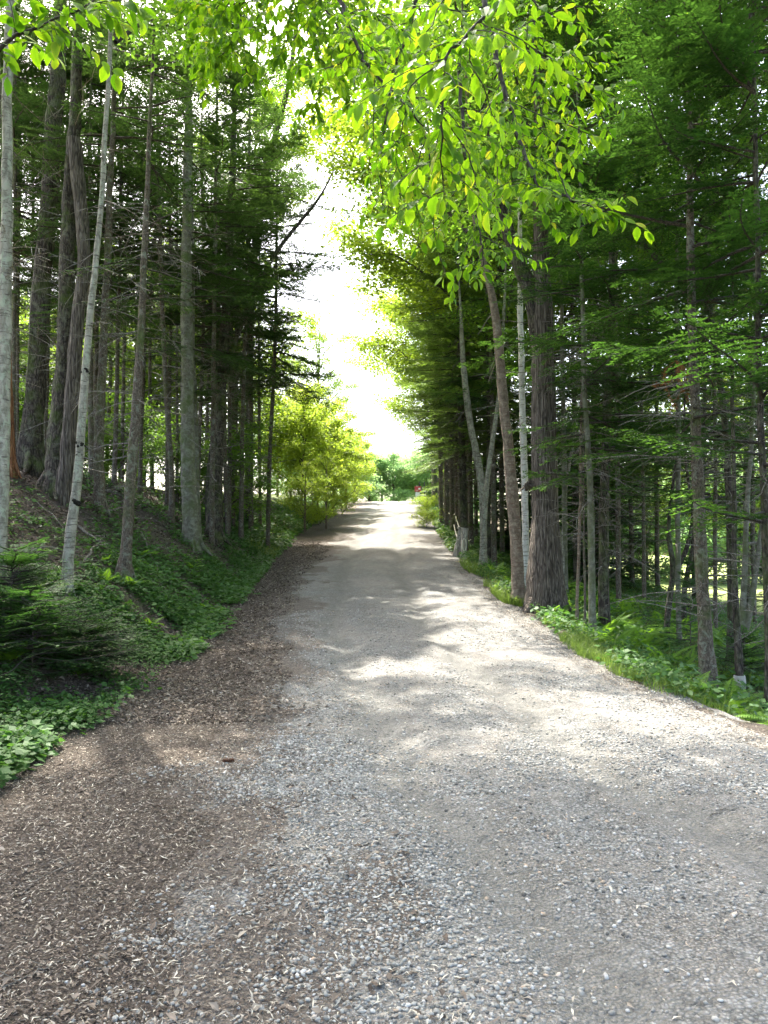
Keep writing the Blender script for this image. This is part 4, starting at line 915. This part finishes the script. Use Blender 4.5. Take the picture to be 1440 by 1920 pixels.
leafy_branch('drooping leafy beech branch with a long dark stem, hanging over the road at top centre',
  [[(632, -40, 2.7), (645, 30, 2.65), (672, 90, 2.6), (700, 135, 2.55), (762, 195, 2.5), (800, 262, 2.5), (806, 355, 2.5)],
   [(672, 90, 2.6), (620, 130, 2.7), (560, 120, 2.8)], [(700, 135, 2.55), (700, 220, 2.6), (690, 330, 2.7)], [(762, 195, 2.5), (745, 290, 2.55), (725, 400, 2.6)],
   [(800, 262, 2.5), (770, 360, 2.6), (750, 440, 2.7)], [(806, 340, 2.5), (815, 430, 2.55), (835, 520, 2.6)], [(730, 165, 2.5), (820, 200, 2.3), (880, 260, 2.2)], [(645, 30, 2.65), (700, 20, 2.5), (760, 60, 2.4)]], 3, .043)
leafy_branch('broad spray of the largest bright green leaves, hanging closest at top centre',
  [[(980, -60, 1.9), (930, 10, 1.9), (880, 60, 1.85), (838, 110, 1.8), (832, 220, 1.8), (828, 300, 1.85), (832, 370, 1.9)],
   [(930, 10, 1.9), (860, 20, 1.8), (780, 10, 1.75)], [(900, 40, 1.9), (960, 70, 1.8), (1040, 110, 1.8)], [(838, 110, 1.8), (780, 150, 1.8), (750, 210, 1.85)], [(870, 70, 1.85), (900, 150, 1.85), (930, 230, 1.9)],
   [(832, 220, 1.8), (880, 300, 1.9), (900, 380, 2.0)], [(960, -30, 1.9), (1020, 20, 1.85), (1080, 40, 1.9)], [(900, -20, 1.8), (840, -10, 1.75), (800, 60, 1.7)]], 5, .049)
leafy_branch('long leafy branch ending in a row of hanging leaves before the right firs',
  [[(900, -40, 2.6), (925, 80, 2.5), (950, 190, 2.45), (985, 290, 2.4), (1010, 350, 2.35), (1070, 375, 2.3), (1120, 392, 2.3), (1162, 408, 2.3)],
   [(950, 190, 2.45), (1020, 220, 2.4), (1080, 240, 2.4), (1130, 262, 2.4)], [(925, 80, 2.5), (1000, 100, 2.4), (1070, 140, 2.4), (1125, 190, 2.4)], [(985, 290, 2.4), (1010, 380, 2.4), (1050, 430, 2.4)],
   [(940, 150, 2.5), (900, 240, 2.5), (880, 330, 2.5)], [(1070, 375, 2.3), (1040, 300, 2.35), (1060, 250, 2.4)], [(925, 80, 2.5), (1010, 30, 2.5), (1110, 10, 2.5)], [(960, 220, 2.45), (930, 320, 2.5), (960, 400, 2.5)]], 8, .043)
leafy_branch('lower leafy branch thinning out to a few single leaves below the others at centre',
  [[(860, 120, 3.1), (870, 260, 3.0), (880, 360, 3.0), (900, 440, 2.95), (905, 510, 2.9)], [(880, 360, 3.0), (830, 420, 3.0), (770, 470, 3.1)], [(900, 440, 2.95), (960, 470, 2.9), (1020, 490, 2.9)],
   [(895, 420, 2.95), (860, 500, 3.0), (845, 560, 3.0)], [(870, 260, 3.0), (920, 330, 3.0), (975, 360, 3.0)], [(870, 240, 3.0), (810, 300, 3.1), (740, 350, 3.2)], [(880, 330, 3.0), (840, 380, 3.0), (820, 450, 3.0)]], 11, .046, dense=1.0)
leafy_branch('leafy branch behind the others filling the top between the two dark stems',
  [[(560, -60, 4.2), (600, 0, 4.1), (640, 60, 4.0), (700, 90, 4.0), (780, 100, 4.0)], [(600, 0, 4.1), (560, 60, 4.2), (520, 110, 4.3)], [(640, 60, 4.0), (620, 110, 4.1), (640, 160, 4.1)], [(700, 90, 4.0), (740, 150, 4.0), (720, 210, 4.0)],
   [(560, -60, 4.2), (510, 0, 4.3), (480, 60, 4.4)], [(600, 0, 4.1), (680, 20, 4.0), (740, 30, 4.0)], [(780, 100, 4.0), (850, 60, 4.0), (930, 80, 4.0)]], 14, .060)
leafy_branch('fine-leaved branch hanging at the top left of centre in front of the spruces',
  [[(470, -60, 5.5), (455, 10, 5.4), (440, 70, 5.3), (400, 120, 5.3)], [(455, 10, 5.4), (400, 40, 5.4), (350, 80, 5.4)], [(440, 70, 5.3), (470, 120, 5.3), (480, 150, 5.3)], [(450, 40, 5.4), (500, 60, 5.4), (530, 110, 5.4)], [(460, -20, 5.4), (400, -10, 5.4), (340, 10, 5.4)], [(440, 60, 5.3), (400, 90, 5.3), (375, 150, 5.3)]], 17, .07)
leafy_branch('fine leafy spray along the very top edge left of the long dark stem',
  [[(640, -90, 4.6), (560, -40, 4.6), (480, 0, 4.7), (400, 10, 4.8), (320, 0, 4.9)], [(560, -40, 4.6), (545, 30, 4.6), (530, 90, 4.6)], [(500, -10, 4.7), (470, 60, 4.7)], [(430, 5, 4.7), (400, 60, 4.8), (380, 110, 4.8)], [(600, -60, 4.6), (590, 40, 4.6), (600, 120, 4.6)], [(640, -90, 4.6), (660, 30, 4.5), (650, 110, 4.5)], [(360, 5, 4.8), (320, 40, 4.9)]], 23, .066)
leafy_branch('dense leafy branch hanging left of the large leaves, tip above the middle of the road',
  [[(800, -60, 3.2), (770, 40, 3.2), (740, 130, 3.2), (722, 230, 3.2), (712, 320, 3.2), (720, 400, 3.2)], [(770, 40, 3.2), (700, 60, 3.2), (640, 80, 3.3)], [(740, 130, 3.2), (690, 180, 3.3), (690, 260, 3.3)], [(735, 160, 3.2), (790, 220, 3.1), (800, 300, 3.1)], [(722, 230, 3.2), (770, 320, 3.2), (780, 410, 3.2)], [(790, -20, 3.2), (850, 60, 3.1), (870, 150, 3.1)]], 29, .045)
leafy_branch('leafy branch behind the hanging leaves at upper right of centre, reaching towards the firs',
  [[(1010, -60, 3.6), (1000, 60, 3.6), (1005, 160, 3.6), (1020, 250, 3.6), (1000, 330, 3.6)], [(1000, 60, 3.6), (1060, 100, 3.6), (1120, 120, 3.6)], [(1005, 160, 3.6), (1060, 200, 3.6), (1100, 270, 3.6)], [(1002, 100, 3.6), (940, 160, 3.6), (900, 240, 3.6)], [(1020, 250, 3.6), (960, 300, 3.6), (930, 380, 3.6)], [(1005, 0, 3.6), (930, 30, 3.6), (880, 100, 3.6)]], 31, .048)
leafy_branch('airy leafy branch in the gap above the road, left of the long dark stem',
  [[(700, -80, 5.6), (660, 20, 5.6), (640, 110, 5.6), (650, 200, 5.6)], [(660, 20, 5.6), (600, 60, 5.6), (560, 130, 5.6)], [(640, 110, 5.6), (600, 160, 5.6), (590, 220, 5.6)], [(645, 90, 5.6), (700, 140, 5.6), (720, 220, 5.6)], [(690, -40, 5.6), (620, -10, 5.6), (560, 30, 5.6)]], 37, .07)
leafy_branch('dark mossy limb with hanging leaves crossing the top left corner',
  [[(-30, 120, 2.6), (20, 75, 2.6), (80, 45, 2.6), (150, 18, 2.6), (220, -30, 2.6)], [(150, 18, 2.6), (190, 20, 2.5), (225, 45, 2.5)], [(80, 45, 2.6), (95, 20, 2.5), (60, -5, 2.5)], [(0, 90, 2.6), (8, 110, 2.6), (12, 140, 2.6)], [(90, 40, 2.6), (105, 60, 2.55), (110, 80, 2.55)], [(160, 10, 2.6), (220, 0, 2.5), (265, 15, 2.5)]], 19, .066, stem=.0075, dense=.5)

# ------------------------------------------------------------------ ferns
def fern_mesh(seed, n, L):
    r = np.random.default_rng(seed); g = Geo()
    for k in range(n):
        a = k * 6.28 / n + r.normal(0, .25); l = L * r.uniform(.7, 1.15); el = r.uniform(.7, 1.25); m = 26
        t = np.linspace(0, 1, m); ang = el - t * r.uniform(.7, 1.5)
        st = l / m; hx = np.cumsum(np.cos(ang)) * st; hz = np.cumsum(np.sin(ang)) * st
        c = np.stack([np.cos(a) * hx, np.sin(a) * hx, hz], -1)
        tube(g, c[::3], np.linspace(.003, .001, len(c[::3])), 3, 0, cap=False)
        td = unit(np.gradient(c, axis=0)); sd = unit(np.cross(td, [0, 0, 1.0])); up = np.cross(sd, td)
        wl = l * .26 * np.sin(np.clip(t * 1.05, 0, 1) * math.pi) ** .75 * (1.2 - .6 * t) + .006
        for q in (-1, 1):
            i = slice(4, m)
            d = sd[i] * q + td[i] * .35 - np.array([0, 0, .18]); diamonds(g, c[i], d, up[i] + r.normal(0, .12, c[i].shape), wl[i], l / m * 1.15, 0, np.clip(r.normal(.5, .15, m - 4), 0, 1), .3)
    return g.mesh('fern', [MAT['fern']])
FERN = [fern_mesh(1, 8, .62), fern_mesh(2, 7, .5), fern_mesh(3, 9, .7)]
r = np.random.default_rng(33); k = 0
def fern(x, y, s, label, group=None):
    global k; k += 1
    o = place('fern', FERN[k % 3], None, (x, y, float(surf_z(np.array([x]), np.array([y]))[0])), r.uniform(0, 6.28), s); tag(o, label, 'fern', group)
for i in range(150):
    y = 6.8 + 15 * r.uniform() ** 1.2; x = float(edge_right(y)) + .75 + 5.2 * r.uniform() ** 1.1
    if abs(x) > y * .55: continue
    fern(x, y, r.uniform(.65, 1.15), 'bright green fern among others in the fern bed under the right-hand trees', 'ferns under the right-hand trees')
for i in range(16):
    y = 5.5 + 12 * r.uniform(); x = float(bank_foot(y)) - .1 - 1.5 * r.uniform() ** 1.3
    if abs(x) < y * .55: fern(x, y, r.uniform(.3, .55), 'small fern among the low plants at the foot of the left bank', 'small ferns on the left bank')
for px, py, s, lab in ((18, 1215, .75, 'bright fern at the left edge in front of the small fir'), (70, 1195, .5, 'small fern leaning out from the left edge below the small fir'), (1345, 1275, .5, 'pale fern overhanging the gravel edge below the stoutest right trunk'),
                       (1040, 1140, .9, 'dark green fern at the foot of the massive maple'), (1195, 1120, 1.0, 'tall pale-topped fern in front of the dark thicket right of the lichened trunk')):
    d = on_ground(px, py + 25); p = at(px, py, d); fern(p[0], d, s, lab)

# ------------------------------------------------------------------ small firs and bushes
def small_fir(px, py, cr, s, label, rz=0):
    d = on_ground(px, py); p = at(px, py, d); z = gz(p[0], d); t = empty('fir_sapling', (p[0], d, z), label, 'sapling')
    g = Geo(); h = (1.15 if cr == 'sap' else 2.4) * s if np.isscalar(s) else (1.15 if cr == 'sap' else 2.4) * s[2]
    tube(g, [[0, 0, -.1], [0, 0, h * .5], [0.01, 0, h * .97]], [.011, .007, .002], 6); place('trunk', g.mesh('trunk', [MAT['bark_spruce']], (0,)), t); place('crown', CR[cr], t, (0, 0, 0), rz, s)
small_fir(60, 1255, 'sap', (1.05, 1.0, .62), 'bushy dark green young fir spreading over the foot of the left bank')
small_fir(165, 1268, 'sap', (.8, .8, .45), 'smaller low fir right of the bushy one on the left bank', 2)
small_fir(20, 1170, 'sap', (.9, .9, .65), 'young fir behind the bushy one at the left edge', 3)
small_fir(1296, 1245, 'sap2', .62, 'thin young fir standing in the ferns left of the stoutest right trunk', 1)
small_fir(1395, 1285, 'sap', (.55, .55, .6), 'little pale fir sprout by the gravel edge at the far right', 1)
small_fir(925, 1045, 'sap2', .35, 'little fir with pale tips beside the short cut post', 4)
small_fir(945, 1010, 'sap2', .7, 'young fir in the shade behind the slim leaning birch', 5)
for px, py, s, lab in ((800, 992, .65, 'yellow-green bush on the verge in front of the rope posts'), (800, 965, .8, 'small sunlit bush on the right verge near the crest'), (640, 965, .9, 'sunlit bush at the left road edge near the crest'), (600, 985, .7, 'low green bush at the left road edge below the thicket')):
    d = on_ground(px, py); p = at(px, py, d); t = empty('bush', (p[0], d, gz(p[0], d)), lab, 'bush'); place('foliage', CR['bush'], t, (0, 0, -.1), px, s)

# ------------------------------------------------------------------ posts and rope by the right verge
def post(px, py, top, w, lab, mat, tilt=(0, 0), d=None, cap=None, split=False, depth=None):
    d = d or on_ground(px, py); p = at(px, py, d); zg = gz(p[0], d); h = at(px, top, d)[2] - zg; W = w * d / 1440
    t = empty('wooden_post', (p[0], d, zg), lab, 'post'); g = Geo(); n = 9
    zz = np.linspace(-.2, h, n); sw = W / 2
    tube(g, np.column_stack([tilt[0] * zz, tilt[1] * zz, zz]), np.linspace(sw * 1.05, sw * .9, n), 9, 0, .1, int(px))
    place('shaft', g.mesh('shaft', [MAT[mat]], (0,)), t)
    return t, d, h, W
t, d, h, W = post(855, 1044, 990, 14, 'short weathered post leaning right, cut at an angle, nearest rope post', 'post', (.22, 0))
g = Geo(); box(g, (.22 * h, .0, h * .98), (W * 1.3, W * 1.1, .06), 0, (0, .25)); place('post_top', g.mesh('post_top', [MAT['post']]), t)
dA = d
t, d, h, W = post(868, 1054, 990, 13, 'short upright weathered post with a rope loop in front of the leaning one', 'post', (.08, 0), d=dA - .35)
g = Geo(); a = np.linspace(0, 2 * math.pi, 17); tube(g, np.column_stack([.06 * np.cos(a) + .03, np.full(17, -W * .6), h * .45 + .2 * np.sin(a)]), .013, 6, 0, cap=False); place('rope_loop', g.mesh('rope_loop', [MAT['rope']], (0,)), t)
t2, dB, hB, WB = post(846, 1008, 962, 12, 'mossy green post leaning in the shade between the rope posts', 'post_green', (.25, 0))
t3, dC, hC, WC = post(836, 978, 944, 13, 'mossy post with a dark flat cap, farthest of the rope posts', 'post_green', (.02, 0))
g = Geo(); tube(g, [[0, 0, hC - .02], [0, 0, hC + .25], [0, 0, hC + .28]], [WC * .62, WC * .66, WC * .4], 12, 0); place('post_cap', g.mesh('post_cap', [MAT['black']], (0,)), t3)
post(826, 975, 926, 4, 'thin white stake beside the capped post', 'bark_white', (-.03, 0), d=dC - .4)
def rope(px0, py0, d0, px1, py1, d1, sag, lab):
    a, b = at(px0, py0, d0), at(px1, py1, d1); t = np.linspace(0, 1, 20)[:, None]; p = a + (b - a) * t; p[:, 2] -= sag * 4 * (t[:, 0] * (1 - t[:, 0]))
    g = Geo(); tube(g, p - a, .021, 6, 0); o = place('rope', g.mesh('rope', [MAT['rope']], (0,)), None, a); tag(o, lab, 'rope')
rope(828, 934, dC - .3, 853, 964, dB - .25, .32, 'upper pale rope sagging from the capped post to the mossy leaning post')
rope(827, 956, dC - .3, 851, 984, dB - .25, .28, 'lower pale rope sagging from the capped post to the mossy leaning post')
rope(853, 964, dB - .25, 866, 1000, dA - .2, .05, 'upper pale rope dropping from the mossy post to the nearest cut post')
rope(851, 984, dB - .25, 859, 1012, dA - .2, .05, 'lower pale rope dropping from the mossy post to the nearest cut post')

# ------------------------------------------------------------------ gate and red sign near the crest
dg = 60.0
def gp(px, py): return at(px, py, dg)
b = gp(792, 945); t = empty('metal_gate', (b[0], dg, gz(b[0], dg)), 'dark gate frame with pale rails at the right side of the road crest', 'gate')
base = np.array([b[0], dg, gz(b[0], dg)])
for px in (787, 796): g = Geo(); x = gp(px, 930)[0] - base[0]; box(g, (x, 0, .75), (.10, .10, 1.9)); place('gate_post', g.mesh('gate_post', [MAT['metal']]), t)
for py in (921, 928, 935): g = Geo(); q = gp(791, py) - base; box(g, (q[0], -.07, q[2]), (.62, .04, .09)); place('rail', g.mesh('rail', [MAT['white']]), t)
for i, px in enumerate((800, 812)):
    q = gp(px, 940); t = empty('fence_post', (q[0], dg, gz(q[0], dg)), ('thin dark fence post just right of the gate', 'thin dark fence post farther right of the gate')[i], 'post')
    g = Geo(); tube(g, [[0, 0, -.2], [0, 0, 1.5]], [.035, .03], 7); place('shaft', g.mesh('shaft', [MAT['metal']], (0,)), t)
q = gp(781, 945); z = gz(q[0], dg - .5); t = empty('road_sign', (q[0], dg - .5, z), 'small red and white sign on a pale post near the road crest', 'sign')
g = Geo(); box(g, (0, 0, .6), (.09, .09, 1.7)); place('sign_post', g.mesh('sign_post', [MAT['white']]), t)
qs = at(783, 917, dg - .5); zs = qs[2] - z
g = Geo(); box(g, (.08, -.07, zs), (.50, .03, .42)); pn = place('sign_panel', g.mesh('sign_panel', [MAT['red']]), t)
g = Geo(); box(g, (.20, -.092, zs + .02), (.16, .012, .12)); box(g, (.02, -.092, zs - .10), (.20, .012, .03)); place('white_patch', g.mesh('white_patch', [MAT['white']]), pn)
g = Geo(); box(g, (.06, -.08, zs - .42), (.34, .03, .3)); place('lower_panel', g.mesh('lower_panel', [MAT['white']]), t)

# ------------------------------------------------------------------ fallen sticks, cone, dead bough, rocks
def stick(px, py, px2, py2, rad, lab, mat='twig', lift=.03, name='fallen_branch', seed=0):
    r = np.random.default_rng(seed + int(px)); a = at(px, py, on_ground(px, py)); b = at(px2, py2, on_ground(px2, py2)); n = 14; t = np.linspace(0, 1, n)[:, None]
    p = a + (b - a) * t; p[:, :2] += np.cumsum(r.normal(0, .012, (n, 2)), 0); p[:, 2] = surf_z(p[:, 0], p[:, 1]) + rad + lift * (1 + np.sin(t[:, 0] * 3)); g = Geo(); o = p[0].copy()
    tube(g, p - o, np.linspace(rad, rad * .4, n), 6, 0, .1, 1)
    for i in range(3, n - 2, 3):
        e = p[i] - o + np.array([r.normal(0, .15), r.normal(0, .15), .08 * abs(r.normal())]); tube(g, [p[i] - o, e], [rad * .4, rad * .15], 4, 0)
    tag(place(name, g.mesh(name, [MAT[mat]], (0,)), None, o), lab, 'stick')
stick(140, 995, 225, 1050, .03, 'pale fallen branch lying down the left bank between the birch and the ringed spruce')
stick(60, 1035, 195, 1055, .02, 'long thin branch lying across the plants left of the ringed spruce')
stick(150, 1060, 200, 1010, .02, 'crossed dead branch left of the foot of the ringed spruce')
stick(265, 1010, 300, 1090, .02, 'dead branch lying downhill right of the ringed spruce')
stick(205, 1118, 70, 1150, .014, 'thin whitish stick leaning over the low plants beside the burled birch')
stick(330, 960, 395, 1010, .02, 'broken branch lying on brown leaves before the smooth grey trunk')
stick(620, 100 + 1000, 640, 1100, .004, 'tiny pale twig lying on the far gravel')
rs = np.random.default_rng(77)
for i in range(26):
    y = rs.uniform(8, 20); x = float(bank_foot(y)) - rs.uniform(.3, 3.5); L = rs.uniform(.5, 1.6); a = rs.uniform(0, 3.14); n = 9; t = np.linspace(-.5, .5, n)
    p = np.column_stack([x + np.cos(a) * L * t, y + np.sin(a) * L * t, np.zeros(n)]); p[:, :2] += np.cumsum(rs.normal(0, .015, (n, 2)), 0); p[:, 2] = surf_z(p[:, 0], p[:, 1]) + .03 + .06 * rs.uniform(0, 1) * (t + .5)
    g = Geo(); o = p[0].copy(); rr = rs.uniform(.006, .018); tube(g, p - o, np.linspace(rr, rr * .4, n), 5, 0, .1, i)
    tag(place('fallen_branch', g.mesh('fallen_branch', [MAT['twig']], (0,)), None, o), 'small dead stick among the litter and plants on the left bank', 'stick', 'small dead sticks on the left bank')
stick(176, 1487, 250, 1545, .0035, 'thin curved twig lying on the brown leaf litter of the left shoulder', 'twig', .003)
stick(30, 1690, 130, 1625, .0035, 'straight dry twig on the leaf litter at the lower left', 'twig', .003)
stick(5, 1870, 145, 1790, .004, 'long dry twig in the bottom left corner', 'twig', .003)
stick(215, 1868, 330, 1870, .003, 'thin pale twig lying level near the bottom left edge', 'twig', .002)
stick(1330, 1552, 1385, 1540, .003, 'thin curved twig lying on the gravel at the right', 'twig', .002)
d = on_ground(427, 1443); p = at(427, 1443, d)
g = Geo(); r = np.random.default_rng(2)
n = 90; u = np.linspace(0, 1, n); a = np.arange(n) * 2.4; rr = .017 * np.sin(np.clip(u * .9 + .12, 0, 1) * math.pi) ** .6
bb = np.stack([(u - .5) * .085, np.cos(a) * rr * .5, np.sin(a) * rr * .5], -1); dd_ = np.stack([np.full(n, .6), np.cos(a), np.sin(a)], -1)
diamonds(g, bb, dd_, np.stack([np.ones(n), -np.cos(a) * .6, -np.sin(a) * .6], -1), .017, .016); tube(g, [[-.04, 0, 0], [0, 0, 0], [.035, 0, 0]], [.006, .012, .005], 8)
tag(place('pine_cone', g.mesh('pine_cone', [MAT['cone']]), None, (p[0], d, float(surf_z(np.array([p[0]]), np.array([d]))[0]) + .015), .3), 'reddish brown cone lying on the gravel edge left of centre', 'pine cone')
d = 10.5; p = at(1268, 675, d); t = empty('dead_bough', p, 'rust brown dead bough hanging left of the stoutest right trunk', 'branch'); g = Geo(); r = np.random.default_rng(6)
for k in range(5):
    q = spline([[0, 0, 0], [r.normal(0, .08), r.normal(0, .1), -.2], [r.normal(.05, .14), r.normal(0, .1), -.35 - .1 * k]], 14); tube(g, q, np.linspace(.006, .002, 14), 4, 0)
    bq = np.repeat(q[3:], 14, 0) ; diamonds(g, bq, r.normal(0, 1, bq.shape) + np.array([0, 0, -.7]), r.normal(0, 1, bq.shape), .06, .007, 0)
place('needles', g.mesh('needles', [MAT['tan_straw']]), t)
